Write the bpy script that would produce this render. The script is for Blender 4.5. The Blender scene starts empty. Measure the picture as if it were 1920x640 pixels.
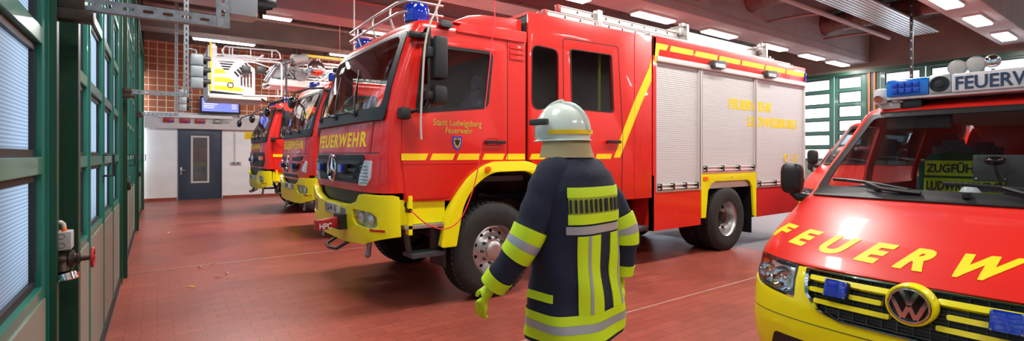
import bpy, bmesh, math, random
from mathutils import Vector, Matrix
random.seed(4)
sc = bpy.context.scene
COL = sc.collection
PI = math.pi

# ---------------------------------------------------------------- camera, world, lights, exposure
FPX, HORIZ, EYE = 928.0, 290.5, 1.6
YAW = math.atan(665/928)
SN, CS = math.sin(YAW), math.cos(YAW)
cam = bpy.data.cameras.new('camera'); camo = bpy.data.objects.new('camera', cam); COL.objects.link(camo)
cam.sensor_width = 36; cam.lens = 36*FPX/1920
cam.shift_y = -(320-HORIZ)/1920
cam.clip_start = .05; cam.clip_end = 200
camo.location = (0, 0, EYE); camo.rotation_euler = (PI/2, 0, -YAW)
sc.camera = camo
sc.view_settings.view_transform = 'Standard'; sc.view_settings.look = 'None'
sc.view_settings.gamma = 1; sc.view_settings.use_curve_mapping = False
sc.view_settings.exposure = 0.30
wd = bpy.data.worlds.new('world'); sc.world = wd; wd.use_nodes = True
wd.node_tree.nodes['Background'].inputs[0].default_value = (.80, .92, 1, 1)
wd.node_tree.nodes['Background'].inputs[1].default_value = 2.6
LAMP_W = 70.0       # watts of one long ceiling lamp
def area(name, loc, sx, sy, w, rot=(0, 0, 0), col=(1, .97, .93)):
    l = bpy.data.lights.new(name, 'AREA'); l.shape = 'RECTANGLE'; l.size = sx; l.size_y = sy
    l.energy = w; l.color = col
    o = bpy.data.objects.new(name, l); COL.objects.link(o); o.location = loc; o.rotation_euler = rot
    return o
# daylight entering through the glazed door walls (the sky outside, just outside the panes)
for k in range(5):
    area('daylight_west', (-.62, -.3+4.9*k, 2.7), 3.2, 4.4, 150, (0, -PI/2, 0), (.80, .91, 1))
for k in range(4):
    area('daylight_east', (20.9, 0+5.2*k, 3.2), 2.6, 4.4, 150, (0, PI/2, 0), (.86, .94, 1))

# pixel of the photograph -> point on a real plane (for measuring)
def onY(px, py, Y):
    k = (px-960)/FPX; x = (SN+k*CS)*Y/(CS-k*SN); d = SN*x+CS*Y
    return x, EYE-(py-HORIZ)*d/FPX
def onX(px, py, X):
    k = (px-960)/FPX; y = X*(CS-k*SN)/(SN+k*CS); d = SN*X+CS*y
    return y, EYE-(py-HORIZ)*d/FPX
def onZ(px, py, Z):
    d = FPX*(EYE-Z)/(py-HORIZ); r = (px-960)/FPX*d
    return SN*d+CS*r, CS*d-SN*r

# ---------------------------------------------------------------- materials
def s2l(c):
    return tuple((v/255/12.92 if v/255 <= .04045 else ((v/255+.055)/1.055)**2.4) for v in c)
MATS = {}
def M(name, rgb=(200, 200, 200), rough=.5, metal=0, coat=0, emit=None, estr=0, noise=0, nscale=8, bump=0, bscale=60, trans=0):
    if name in MATS: return MATS[name]
    m = bpy.data.materials.new(name); m.use_nodes = True; nt = m.node_tree; b = nt.nodes['Principled BSDF']
    c = s2l(rgb)
    b.inputs['Base Color'].default_value = (*c, 1); b.inputs['Roughness'].default_value = rough
    b.inputs['Metallic'].default_value = metal; b.inputs['Coat Weight'].default_value = coat
    b.inputs['Coat Roughness'].default_value = .06
    b.inputs['Transmission Weight'].default_value = trans
    if emit: b.inputs['Emission Color'].default_value = (*s2l(emit), 1); b.inputs['Emission Strength'].default_value = estr
    if noise or bump:
        tc = nt.nodes.new('ShaderNodeTexCoord')
    if noise:
        n = nt.nodes.new('ShaderNodeTexNoise'); n.inputs['Scale'].default_value = nscale; n.inputs['Detail'].default_value = 6
        nt.links.new(tc.outputs['Object'], n.inputs['Vector'])
        r = nt.nodes.new('ShaderNodeValToRGB')
        r.color_ramp.elements[0].position = .3; r.color_ramp.elements[1].position = .7
        r.color_ramp.elements[0].color = (*[v*(1-noise) for v in c], 1); r.color_ramp.elements[1].color = (*[min(1, v*(1+noise*.6)) for v in c], 1)
        nt.links.new(n.outputs[0], r.inputs[0]); nt.links.new(r.outputs[0], b.inputs['Base Color'])
    if bump:
        n2 = nt.nodes.new('ShaderNodeTexNoise'); n2.inputs['Scale'].default_value = bscale
        nt.links.new(tc.outputs['Object'], n2.inputs['Vector'])
        bp = nt.nodes.new('ShaderNodeBump'); bp.inputs['Strength'].default_value = bump; bp.inputs['Distance'].default_value = .01
        nt.links.new(n2.outputs[0], bp.inputs['Height']); nt.links.new(bp.outputs[0], b.inputs['Normal'])
    MATS[name] = m; return m
def glassmat(name, tint=(.95, .975, .97), refl=.045):
    m = bpy.data.materials.new(name); m.use_nodes = True; nt = m.node_tree; nt.nodes.clear()
    out = nt.nodes.new('ShaderNodeOutputMaterial'); mix = nt.nodes.new('ShaderNodeMixShader')
    tr = nt.nodes.new('ShaderNodeBsdfTransparent'); tr.inputs[0].default_value = (*tint, 1)
    gl = nt.nodes.new('ShaderNodeBsdfGlossy'); gl.inputs['Roughness'].default_value = .02
    lw = nt.nodes.new('ShaderNodeLayerWeight'); lw.inputs[0].default_value = .5
    pw = nt.nodes.new('ShaderNodeMath'); pw.operation = 'POWER'; pw.inputs[1].default_value = 4
    nt.links.new(lw.outputs['Facing'], pw.inputs[0])
    ad = nt.nodes.new('ShaderNodeMath'); ad.operation = 'ADD'; ad.inputs[1].default_value = refl; ad.use_clamp = True
    nt.links.new(pw.outputs[0], ad.inputs[0]); nt.links.new(ad.outputs[0], mix.inputs[0])
    nt.links.new(tr.outputs[0], mix.inputs[1]); nt.links.new(gl.outputs[0], mix.inputs[2]); nt.links.new(mix.outputs[0], out.inputs[0])
    MATS[name] = m; return m
def panemat(name, col, ribs):
    m = bpy.data.materials.new(name); m.use_nodes = True; nt = m.node_tree; nt.nodes.clear()
    out = nt.nodes.new('ShaderNodeOutputMaterial'); mix = nt.nodes.new('ShaderNodeMixShader'); mix.inputs[0].default_value = .12
    tr = nt.nodes.new('ShaderNodeBsdfTranslucent'); gl = nt.nodes.new('ShaderNodeBsdfGlossy'); gl.inputs['Roughness'].default_value = .25
    tr.inputs[0].default_value = (*col, 1)
    tc = nt.nodes.new('ShaderNodeTexCoord'); w = nt.nodes.new('ShaderNodeTexWave'); w.bands_direction = 'Z'; w.inputs['Scale'].default_value = ribs
    w.inputs['Distortion'].default_value = 0
    r = nt.nodes.new('ShaderNodeValToRGB'); r.color_ramp.elements[0].color = (*[v*.62 for v in col], 1); r.color_ramp.elements[1].color = (*col, 1)
    nt.links.new(tc.outputs['Object'], w.inputs['Vector']); nt.links.new(w.outputs[0], r.inputs[0]); nt.links.new(r.outputs[0], tr.inputs[0])
    nt.links.new(tr.outputs[0], mix.inputs[1]); nt.links.new(gl.outputs[0], mix.inputs[2]); nt.links.new(mix.outputs[0], out.inputs[0])
    MATS[name] = m; return m
M('red', (216, 32, 22), .34, coat=.45)
M('red_matt', (196, 28, 30), .5)
M('yellow', (238, 228, 6), .34, coat=.4)
M('yellow_foil', (250, 212, 0), .45)
M('gold', (200, 160, 60), .45)
M('black', (22, 24, 26), .45)
M('black_gloss', (14, 15, 17), .12, coat=.4)
M('grey_plastic', (58, 60, 62), .5)
M('dark_fabric', (38, 40, 46), .9, noise=.3, nscale=40)
M('rubber', (34, 32, 31), .82, noise=.35, nscale=14, bump=.3, bscale=40)
M('rim', (188, 186, 186), .32, metal=.75, noise=.15, nscale=12)
M('alu', (205, 203, 200), .32, metal=.8, noise=.1, nscale=10)
M('alu_matt', (216, 212, 208), .5, metal=.35)
M('zinc', (150, 155, 160), .42, metal=.7, noise=.3, nscale=30)
M('chrome', (235, 235, 238), .06, metal=1)
M('shutter', (205, 205, 205), .42, metal=.15)
M('white_paint', (206, 208, 212), .4, coat=.2)
M('signal_grey', (188, 198, 202), .35, coat=.3)
M('blue_bar', (16, 112, 215), .15, coat=.8)
M('letter_yellow', (236, 196, 0), .5)
M('blue_lens', (6, 42, 165), .12, coat=.8)
M('blue_paint', (20, 70, 190), .4)
M('amber', (240, 100, 10), .2, coat=.5)
M('red_lens', (150, 10, 12), .15, coat=.6)
M('lamp_clear', (225, 230, 236), .15, metal=.25, coat=1)
M('green', (30, 118, 102), .28, coat=.35, noise=.12, nscale=3)
M('green_east', (40, 88, 76), .35, coat=.2)
M('green_dark', (8, 62, 44), .4)
M('beige_panel', (126, 130, 118), .38, noise=.1, nscale=2)
M('gasket', (22, 24, 28), .5)
M('wall_white', (238, 238, 238), .75, noise=.06, nscale=2, bump=.15)
M('concrete', (168, 164, 162), .85, noise=.12, nscale=1.5, bump=.2, bscale=30)
M('concrete_dark', (134, 122, 114), .9, noise=.22, nscale=1.2, bump=.3, bscale=30)
M('ceiling', (104, 98, 95), .9, noise=.15, nscale=1)
M('ledge', (205, 200, 196), .7, noise=.06, nscale=4)
M('door_grey', (56, 68, 84), .4)
M('navy', (22, 30, 52), .85, noise=.2, nscale=20, bump=.3, bscale=40)
M('lime', (200, 235, 20), .55, emit=None)
M('silver_band', (170, 178, 185), .35, metal=.3)
M('helmet_white', (214, 226, 214), .25, coat=.6)
M('skin', (205, 150, 130), .55)
M('duct', (120, 92, 84), .45, metal=.3, noise=.15)
M('duct_orange', (168, 96, 66), .5, metal=.2, noise=.15)
M('pipe_pink', (150, 128, 124), .5)
M('brass_dark', (70, 58, 50), .4, metal=.7, noise=.3, nscale=30)
M('handwheel', (170, 22, 26), .4)
M('box_grey', (170, 170, 168), .5)
M('hose_beige', (190, 178, 168), .5)
M('cable_red', (226, 50, 70), .45)
M('white_emit', (255, 255, 255), .5, emit=(255, 250, 240), estr=9)
M('leaf', (215, 180, 140), .8)
M('leaf_yellow', (220, 180, 60), .8)
M('seat_blue', (92, 98, 116), .9, noise=.2, nscale=40)
M('vest_green', (10, 90, 60), .8)
M('dash', (44, 46, 50), .7, noise=.15, nscale=60)
M('plate_white', (228, 230, 228), .4)
M('floor_grey', (132, 122, 124), .5)
glassmat('glass'); glassmat('glass_dark', (.55, .60, .62), .06)
panemat('pane_blue', (.42, .47, .53), 22)
panemat('pane_white', (.92, .95, 1.0), 6)

def floor_mat():
    m = bpy.data.materials.new('floor_tiles'); m.use_nodes = True; nt = m.node_tree; b = nt.nodes['Principled BSDF']
    tc = nt.nodes.new('ShaderNodeTexCoord'); mp = nt.nodes.new('ShaderNodeMapping'); mp.inputs['Rotation'].default_value = (0, 0, 0)
    br = nt.nodes.new('ShaderNodeTexBrick'); br.inputs['Scale'].default_value = 1
    br.inputs['Brick Width'].default_value = .24; br.inputs['Row Height'].default_value = .115; br.inputs['Mortar Size'].default_value = .0035
    br.inputs['Color1'].default_value = (*s2l((168, 86, 70)), 1); br.inputs['Color2'].default_value = (*s2l((154, 76, 62)), 1)
    br.inputs['Mortar'].default_value = (*s2l((112, 62, 56)), 1)
    nt.links.new(tc.outputs['Object'], mp.inputs[0]); nt.links.new(mp.outputs[0], br.inputs[0])
    n = nt.nodes.new('ShaderNodeTexNoise'); n.inputs['Scale'].default_value = .9; n.inputs['Detail'].default_value = 8
    nt.links.new(tc.outputs['Object'], n.inputs[0])
    rp = nt.nodes.new('ShaderNodeValToRGB'); rp.color_ramp.elements[0].position = .3; rp.color_ramp.elements[0].color = (.80, .80, .82, 1)
    rp.color_ramp.elements[1].position = .7; rp.color_ramp.elements[1].color = (1.06, 1.05, 1.05, 1)
    nt.links.new(n.outputs[0], rp.inputs[0])
    mx = nt.nodes.new('ShaderNodeMixRGB'); mx.blend_type = 'MULTIPLY'; mx.inputs[0].default_value = 1
    nt.links.new(br.outputs[0], mx.inputs[1]); nt.links.new(rp.outputs[0], mx.inputs[2]); nt.links.new(mx.outputs[0], b.inputs['Base Color'])
    b.inputs['Specular IOR Level'].default_value = .32
    r2 = nt.nodes.new('ShaderNodeMapRange'); r2.inputs[3].default_value = .22; r2.inputs[4].default_value = .48
    nt.links.new(n.outputs[0], r2.inputs[0]); nt.links.new(r2.outputs[0], b.inputs['Roughness'])
    bp = nt.nodes.new('ShaderNodeBump'); bp.inputs['Strength'].default_value = .25; bp.inputs['Distance'].default_value = .003; bp.invert = True
    nt.links.new(br.outputs[1], bp.inputs['Height']); nt.links.new(bp.outputs[0], b.inputs['Normal'])
    return m
MATS['floor_tiles'] = floor_mat()
def hollow_brick_mat():     # perforated acoustic bricks in a light mortar grid, on a wall facing -Y
    m = bpy.data.materials.new('hollow_brick'); m.use_nodes = True; nt = m.node_tree; b = nt.nodes['Principled BSDF']
    tc = nt.nodes.new('ShaderNodeTexCoord'); sp = nt.nodes.new('ShaderNodeSeparateXYZ'); cb = nt.nodes.new('ShaderNodeCombineXYZ')
    nt.links.new(tc.outputs['Object'], sp.inputs[0]); nt.links.new(sp.outputs[0], cb.inputs[0]); nt.links.new(sp.outputs[2], cb.inputs[1])
    br = nt.nodes.new('ShaderNodeTexBrick'); br.offset = 0; br.inputs['Scale'].default_value = 1
    br.inputs['Brick Width'].default_value = .25; br.inputs['Row Height'].default_value = .25; br.inputs['Mortar Size'].default_value = .016
    br.inputs['Color1'].default_value = (*s2l((226, 142, 102)), 1); br.inputs['Color2'].default_value = (*s2l((206, 120, 84)), 1)
    br.inputs['Mortar'].default_value = (*s2l((252, 220, 190)), 1)
    nt.links.new(cb.outputs[0], br.inputs[0])
    ck = nt.nodes.new('ShaderNodeTexBrick'); ck.offset = .5; ck.inputs['Scale'].default_value = 1
    ck.inputs['Brick Width'].default_value = .062; ck.inputs['Row Height'].default_value = .036; ck.inputs['Mortar Size'].default_value = .011
    ck.inputs['Color1'].default_value = (.06, .04, .035, 1); ck.inputs['Color2'].default_value = (.10, .06, .05, 1); ck.inputs['Mortar'].default_value = (1, 1, 1, 1)
    nt.links.new(cb.outputs[0], ck.inputs[0])
    mul = nt.nodes.new('ShaderNodeMixRGB'); mul.blend_type = 'MULTIPLY'
    inv = nt.nodes.new('ShaderNodeMath'); inv.operation = 'SUBTRACT'; inv.inputs[0].default_value = 1
    nt.links.new(br.outputs[1], inv.inputs[1]); nt.links.new(inv.outputs[0], mul.inputs[0])
    nt.links.new(br.outputs[0], mul.inputs[1]); nt.links.new(ck.outputs[0], mul.inputs[2]); nt.links.new(mul.outputs[0], b.inputs['Base Color'])
    b.inputs['Roughness'].default_value = .85
    return m
MATS['hollow_brick'] = hollow_brick_mat()

# ---------------------------------------------------------------- mesh helpers
def rpoly(pts, r, n=5):                 # rounded polygon; r a number or one per corner
    out = []; N = len(pts)
    for i in range(N):
        p = Vector(pts[i]); a = Vector(pts[i-1])-p; b = Vector(pts[(i+1) % N])-p
        ri = r[i] if isinstance(r, (list, tuple)) else r
        if ri <= 0: out.append(tuple(p)); continue
        ang = a.angle(b); t = min(ri/math.tan(ang/2), a.length*.48, b.length*.48)
        p0 = p+a.normalized()*t; p1 = p+b.normalized()*t
        for k in range(n+1):
            s = k/n; q = p0*(1-s)**2+p*2*s*(1-s)+p1*s*s
            out.append((q.x, q.y))
    return out
def rect(a, b, c, d): return [(a, c), (b, c), (b, d), (a, d)]
def rrect(a, b, c, d, r): return rpoly(rect(a, b, c, d), r)
def circ(cx, cy, r, n=32, ry=None): return [(cx+r*math.cos(2*PI*i/n), cy+(ry or r)*math.sin(2*PI*i/n)) for i in range(n)]
class MB:
    local = False
    def __init__(s): s.v = []; s.f = []
    def add(s, vs, fs):
        o = len(s.v); s.v += [tuple(v) for v in vs]; s.f += [tuple(o+i for i in f) for f in fs]; return s
    def box(s, x0, x1, y0, y1, z0, z1):
        return s.add([(x0,y0,z0),(x1,y0,z0),(x1,y1,z0),(x0,y1,z0),(x0,y0,z1),(x1,y0,z1),(x1,y1,z1),(x0,y1,z1)],
                     [(0,3,2,1),(4,5,6,7),(0,1,5,4),(1,2,6,5),(2,3,7,6),(3,0,4,7)])
    def cbox(s, x0, x1, y0, y1, z0, z1, c=.01):      # chamfered box
        c = min(c, (x1-x0)*.45, (y1-y0)*.45, (z1-z0)*.45); bm = bmesh.new(); bmesh.ops.create_cube(bm, size=1)
        for v in bm.verts: v.co = ((x0+x1)/2+v.co.x*(x1-x0), (y0+y1)/2+v.co.y*(y1-y0), (z0+z1)/2+v.co.z*(z1-z0))
        bmesh.ops.bevel(bm, geom=list(bm.edges), offset=c, segments=2, profile=.6, affect='EDGES')
        return s.bm(bm)
    def bm(s, bm, mx=None):
        bm.verts.ensure_lookup_table(); bm.verts.index_update()
        s.add([(mx @ v.co if mx else v.co) for v in bm.verts], [[v.index for v in f.verts] for f in bm.faces]); bm.free(); return s
    def rings(s, rs, cap=(True, True), closed=True):
        n = len(rs[0]); vs = [p for r in rs for p in r]; fs = []
        for i in range(len(rs)-1):
            for j in range(n if closed else n-1):
                k = (j+1) % n; fs.append((i*n+j, i*n+k, (i+1)*n+k, (i+1)*n+j))
        if cap[0]: fs.append(tuple(range(n))[::-1])
        if cap[1]: fs.append(tuple(range((len(rs)-1)*n, len(rs)*n)))
        return s.add(vs, fs)
    def tube(s, pts, r, n=10, cap=True, closed=False):
        pts = [Vector(p) for p in pts]; N = len(pts); rs = []; up = None
        for i, p in enumerate(pts):
            if closed: t = pts[(i+1) % N]-pts[i-1]
            else: t = pts[min(i+1, N-1)]-pts[max(i-1, 0)]
            t.normalize()
            if up is None: up = Vector((0, 0, 1)) if abs(t.z) < .9 else Vector((1, 0, 0))
            a = (up-t*up.dot(t)).normalized(); up = a; b = t.cross(a)
            rr = r[i] if isinstance(r, (list, tuple)) else r
            rs.append([p+a*rr*math.cos(2*PI*k/n)+b*rr*math.sin(2*PI*k/n) for k in range(n)])
        if closed: rs.append(rs[0]); return s.rings(rs, (False, False))
        return s.rings(rs, (cap, cap))
    def cyl(s, p0, p1, r, r1=None, n=20): return s.tube([p0, p1], [r, r if r1 is None else r1], n)
    def lathe(s, prof, c, ax='y', n=32, cap=(False, False)):   # prof: (radius, along axis)
        rs = []
        for r, h in prof:
            ring = []
            for k in range(n):
                a = 2*PI*k/n; u, v = r*math.cos(a), r*math.sin(a)
                ring.append((c[0]+h, c[1]+u, c[2]+v) if ax == 'x' else (c[0]+u, c[1]+h, c[2]+v) if ax == 'y' else (c[0]+u, c[1]+v, c[2]+h))
            rs.append(ring)
        return s.rings(rs, cap)
    def ball(s, c, rx, ry=None, rz=None, n=20, m=12):
        ry = ry or rx; rz = rz or rx
        rs = [[(c[0]+rx*math.sin(PI*i/m)*math.cos(2*PI*j/n), c[1]+ry*math.sin(PI*i/m)*math.sin(2*PI*j/n), c[2]+rz*math.cos(PI*i/m)) for j in range(n)] for i in range(m+1)]
        rs[0] = [(c[0]+.0001*math.cos(j), c[1]+.0001*math.sin(j), c[2]+rz) for j in range(n)]
        rs[-1] = [(c[0]+.0001*math.cos(j), c[1]+.0001*math.sin(j), c[2]-rz) for j in range(n)]
        return s.rings(rs)
    def slab(s, loops, w0, w1, mapf, cu=None, cv=None):        # filled 2D loops (holes allowed), thick, optionally cut, then mapped
        cd = bpy.data.curves.new('c', 'CURVE'); cd.dimensions = '2D'; cd.fill_mode = 'BOTH'; cd.extrude = abs(w1-w0)/2
        for lp in loops:
            sp = cd.splines.new('POLY'); sp.points.add(len(lp)-1); sp.use_cyclic_u = True
            for q, p in zip(sp.points, lp): q.co = (p[0], p[1], 0, 1)
        return s._curve(cd, (w0+w1)/2, mapf, cu, cv)
    def text(s, body, size, w0, w1, mapf, bold=.02, shear=0, sx=1, align='LEFT', space=1, cu=None, cv=None, u=0, v=0):
        cd = bpy.data.curves.new('t', 'FONT'); cd.body = body; cd.size = size; cd.offset = bold*size; cd.shear = shear
        cd.align_x = align; cd.space_character = space; cd.fill_mode = 'BOTH'; cd.extrude = abs(w1-w0)/2; cd.resolution_u = 4
        return s._curve(cd, (w0+w1)/2, lambda a, b, w: mapf(u+a*sx, v+b, w), cu, cv)
    def _curve(s, cd, wm, mapf, cu, cv):
        o = bpy.data.objects.new('tmp', cd)
        me = bpy.data.meshes.new_from_object(o)
        bpy.data.objects.remove(o); bpy.data.curves.remove(cd)
        bm = bmesh.new(); bm.from_mesh(me); bpy.data.meshes.remove(me)
        bmesh.ops.remove_doubles(bm, verts=bm.verts, dist=1e-6)
        for lst, nrm in ((cu, (1, 0, 0)), (cv, (0, 1, 0))):
            for q in (lst or []):
                bmesh.ops.bisect_plane(bm, geom=list(bm.verts)+list(bm.edges)+list(bm.faces), plane_co=(q*nrm[0], q*nrm[1], 0), plane_no=nrm)
        for v in bm.verts: v.co = mapf(v.co.x, v.co.y, v.co.z+wm)
        return s.bm(bm)
    def skin_grid(s, fn, us, vs, th=0):     # thin grid surface fn(u,v,w)
        a = [[fn(u, v, 0) for u in us] for v in vs]
        return s.rings(a, (False, False), closed=False) if not th else s.add(*grid_solid(fn, us, vs, th))
    def build(s, name, mat, parent=None, smooth=40, bevel=0, root=None):
        me = bpy.data.meshes.new(name); off = Vector((0, 0, 0))
        q = parent
        while q is not None and not s.local: off += q.location; q = q.parent
        me.from_pydata([tuple(Vector(v)-off) for v in s.v], [], s.f)
        bm = bmesh.new(); bm.from_mesh(me)
        bmesh.ops.remove_doubles(bm, verts=bm.verts, dist=1e-5)
        bmesh.ops.recalc_face_normals(bm, faces=bm.faces)
        if bevel:
            ed = [e for e in bm.edges if len(e.link_faces) == 2 and e.calc_face_angle(0) > .6]
            bmesh.ops.bevel(bm, geom=ed, offset=bevel, segments=2, profile=.6, affect='EDGES', clamp_overlap=True)
        if smooth:
            for f in bm.faces: f.smooth = True
            for e in bm.edges:
                if len(e.link_faces) != 2 or e.calc_face_angle(0) > math.radians(smooth): e.smooth = False
        bm.to_mesh(me); bm.free()
        me.materials.append(MATS[mat])
        o = bpy.data.objects.new(name, me); COL.objects.link(o)
        if parent: o.parent = parent
        return o
def grid_solid(fn, us, vs, th):
    nu, nv = len(us), len(vs); V = [fn(u, v, 0) for v in vs for u in us]+[fn(u, v, -th) for v in vs for u in us]; o = nu*nv; F = []
    for j in range(nv-1):
        for i in range(nu-1):
            a = j*nu+i; F.append((a, a+1, a+1+nu, a+nu)); F.append((o+a, o+a+nu, o+a+1+nu, o+a+1))
    for j in range(nv-1):
        for i, sg in ((0, 1), (nu-1, -1)):
            a = j*nu+i; F.append((a, a+nu, o+a+nu, o+a))
    for i in range(nu-1):
        for j in (0, nv-1):
            a = j*nu+i; F.append((a, a+1, o+a+1, o+a))
    return V, F
class LB(MB):          # vertices given in the thing's own coordinates
    local = True
def lin(a, b, n): return [a+(b-a)*i/(n-1) for i in range(n)]
def interp(tab, x):
    if x <= tab[0][0]: return tab[0][1]
    for (a, fa), (b, fb) in zip(tab, tab[1:]):
        if x <= b: return fa+(fb-fa)*(x-a)/(b-a)
    return tab[-1][1]
def tag(o, label=None, cat=None, group=None, kind=None):
    if label: o['label'] = label
    if cat: o['category'] = cat
    if group: o['group'] = group
    if kind: o['kind'] = kind
    return o
def thing(name, label, cat, loc, group=None):
    o = bpy.data.objects.new(name, None); COL.objects.link(o); o.location = loc; o.empty_display_size = .1
    return tag(o, label, cat, group)
def dup(o, parent=None):
    c = o.copy(); COL.objects.link(c)
    if parent: c.parent = parent
    for ch in [k for k in bpy.data.objects if k.parent == o]: dup(ch, c)
    return c
def struct(mb, name, mat, **k):
    return tag(mb.build(name, mat, **k), kind='structure')
mapS = lambda Y, sg=-1: (lambda u, v, w: (u, Y+sg*w, v))          # (x,z) plate on plane y=Y, w outward (towards -y)
mapFx = lambda X, sg=-1: (lambda u, v, w: (X+sg*w, u, v))         # (y,z) plate on plane x=X
mapZ = lambda Z: (lambda u, v, w: (u, v, Z+w))

# ================================================================ THE ROOM
WX = -.38; BY = 21.0; EX = 20.5; CZ = 6.0
struct(MB().box(-6, 26, -7, 27, -.2, 0), 'floor', 'floor_tiles', smooth=0)
for k, y in enumerate((-1.5, 3.4, 8.45, 13.9)):
    struct(MB().box(-.3, EX, y-.006, y+.006, -.01, .0012), 'trim_%d' % (k+1), 'hose_beige', smooth=0)
struct(MB().box(8.2, EX, 2.2, 12, -.01, .0009), 'trim_5', 'floor_grey', smooth=0)  # thin even grey rectangle over the tiles, right rear of the hall
struct(MB().box(-.6, EX+.5, -4, BY+.3, CZ, CZ+.2), 'ceiling', 'ceiling', smooth=0)
struct(MB().box(-.6, EX+.5, -4.2, -3.9, 0, CZ+.1), 'wall_south', 'concrete', smooth=0)
# back wall (north): white painted masonry below, ledge, hollow bricks, dark band above
w = MB().slab([[(-.6, 0), (.585, 0), (.585, 2.5), (1.93, 2.5), (1.93, 0), (EX+.5, 0), (EX+.5, 3.1), (-.6, 3.1)]], -.3, 0, mapS(BY))
struct(w, 'wall_north', 'wall_white', smooth=0)
struct(MB().box(-.6, EX+.5, BY+.02, BY+.3, 3.1, 5.55), 'wall_north_brick', 'hollow_brick', smooth=0)
struct(MB().box(-.6, EX+.5, BY-.02, BY+.3, 5.55, CZ+.1), 'wall_north_top', 'concrete_dark', smooth=0)
struct(MB().box(-.36, EX, BY-.16, BY+.02, 2.52, 2.98), 'trim_6', 'ledge', smooth=0, bevel=.01)
for k, (a, b) in enumerate(((-.36, .56), (1.95, EX))):
    struct(MB().box(a, b, BY-.015, BY, 0, .1), 'baseboard_north_%d' % (k+1), 'floor_tiles', smooth=0)
# ribs on the dark band above the bricks and pipes
for k in range(9):
    x = 1.0+k*1.15
    struct(MB().box(x, x+.08, BY-.12, BY-.02, 5.55, CZ), 'trim_%d' % (20+k), 'concrete_dark', smooth=0)
# grey steel door in the back wall
dn = struct(MB().slab([rect(.60, 1.915, .01, 2.48), rect(1.0, 1.5, .62, 2.25)], -.05, 0, mapS(BY-.01)), 'door_90', 'door_grey', bevel=.004)
MB().slab([rect(.585, 1.93, 0, 2.5), rect(.63, 1.885, -.01+.02, 2.455)], 0, .02, mapS(BY-.01)).build('door_frame', 'door_grey', dn)
MB().slab([rect(.97, 1.53, .59, 2.28), rect(1.03, 1.47, .65, 2.22)], -.005, .015, mapS(BY-.01)).build('window_frame', 'ledge', dn)
MB().slab([rect(1.02, 1.48, .64, 2.23)], -.03, -.02, mapS(BY-.01)).build('pane', 'glass_dark', dn)
MB().cyl((.68, BY-.01, 1.05), (.68, BY-.07, 1.05), .012).cyl((.67, BY-.07, 1.05), (.81, BY-.07, 1.05), .012).cbox(.655, .705, BY-.022, BY-.01, .9, 1.15, .005).build('door_handle', 'alu', dn)
struct(MB().box(.3, 2.3, BY+1.5, BY+1.6, 0, 2.7), 'wall_corridor', 'concrete_dark', smooth=0)

# east wall: header and glazed green folding doors
struct(MB().box(EX, EX+.3, -4, BY, 4.55, CZ), 'wall_east_top', 'concrete_dark', smooth=0)
struct(MB().box(EX-.12, EX, -4, BY, 4.5, 4.62), 'trim_30', 'green_dark', smooth=0)
leafno = [0]
def leaf(X, y0, y1, sg, rows, pane, top, sill=1.06, ph=.46, rail=.07, stile=.07, paint='green'):
    leafno[0] += 1
    holes = []; z = sill
    for r in range(rows):
        holes.append(rect(y0+stile, y1-stile, z, z+ph)); z += ph+rail
    m = mapFx(X, sg)
    d = struct(MB().slab([rect(y0, y1, .05, top)]+holes, -.05, 0, m), 'door_%d' % leafno[0], paint, smooth=0, bevel=.004)
    MB().slab([rect(y0+.05, y1-.05, .12, sill-.05)], 0, .006, m).build('door_panel', 'beige_panel', d, smooth=0)
    MB().slab([rect(y0, y1, .03, .1)], -.02, .02, m).build('kick_strip', 'gasket', d, smooth=0)
    for h in holes:
        (a, c), (b, _), (_, e), _ = h
        g = .03
        MB().slab([rect(a, b, c, e), rect(a+g, b-g, c+g, e-g)], -.045, -.022, m).build('gasket', 'gasket', d, smooth=0)
        MB().slab([rect(a+.01, b-.01, c+.01, e-.01)], -.045, -.038, m).build('pane', pane, d, smooth=0)
    return d
for b0 in (-1.55, 3.33, 8.23, 13.13, 18.03):
    for k in range(4):
        w_ = 1.095 if b0 < 18 else .72
        a = b0+k*w_; d = leaf(WX, a+.005, a+w_-.005, 1, 6, 'pane_blue', 4.42)
        # a slim protruding edge profile on every leaf, and a pull handle on alternate leaves
        MB().box(WX, WX+.010, a+.005, a+.02, .05, 4.4).box(WX, WX+.010, a+w_-.02, a+w_-.005, .05, 4.4).build('edge_profile', 'green', d, smooth=0)
        if k == 1:
            hy = a+w_-.05
            MB().tube([(WX+.0, hy, 1.42), (WX+.075, hy, 1.42), (WX+.075, hy, 1.60), (WX+.0, hy, 1.60)], .011, 8).build('door_handle', 'black', d)
for k, y in enumerate((-1.95, 2.86, 7.76, 12.66, 17.56)):
    p = MB().box(WX-.1, WX+.03, y, y+.06, 0, 5.2).box(WX-.1, WX-.02, y+.06, y+.36, 0, 5.2).box(WX-.1, WX+.065, y+.36, y+.44, 0, 5.2)
    struct(p, 'trim_%d' % (40+k), 'green_dark', smooth=0, bevel=.003)
struct(MB().box(WX-.15, WX, -4, BY, 4.44, CZ), 'wall_west_top', 'concrete_dark', smooth=0)
struct(MB().box(WX-.02, WX+.06, -4, BY, 4.44, 4.62), 'trim_46', 'green_dark', smooth=0)
struct(MB().box(WX-.15, WX, -4, -1.95, 0, 4.44), 'wall_west_south', 'concrete', smooth=0)
struct(MB().box(WX-.12, WX+.02, -2, BY, 0, .03), 'trim_47', 'zinc', smooth=0)
ys = [(9.25, 8.0), (8.0, 6.98), (6.55, 5.3), (5.3, 4.05), (4.05, 2.8), (2.8, 1.55), (1.3, .05), (.05, -1.2), (12.2, 10.8), (10.8, 9.45), (14.9, 13.55), (13.55, 12.2), (17.6, 16.3), (16.3, 15.0), (20.3, 19.0), (19.0, 17.7)]
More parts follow.
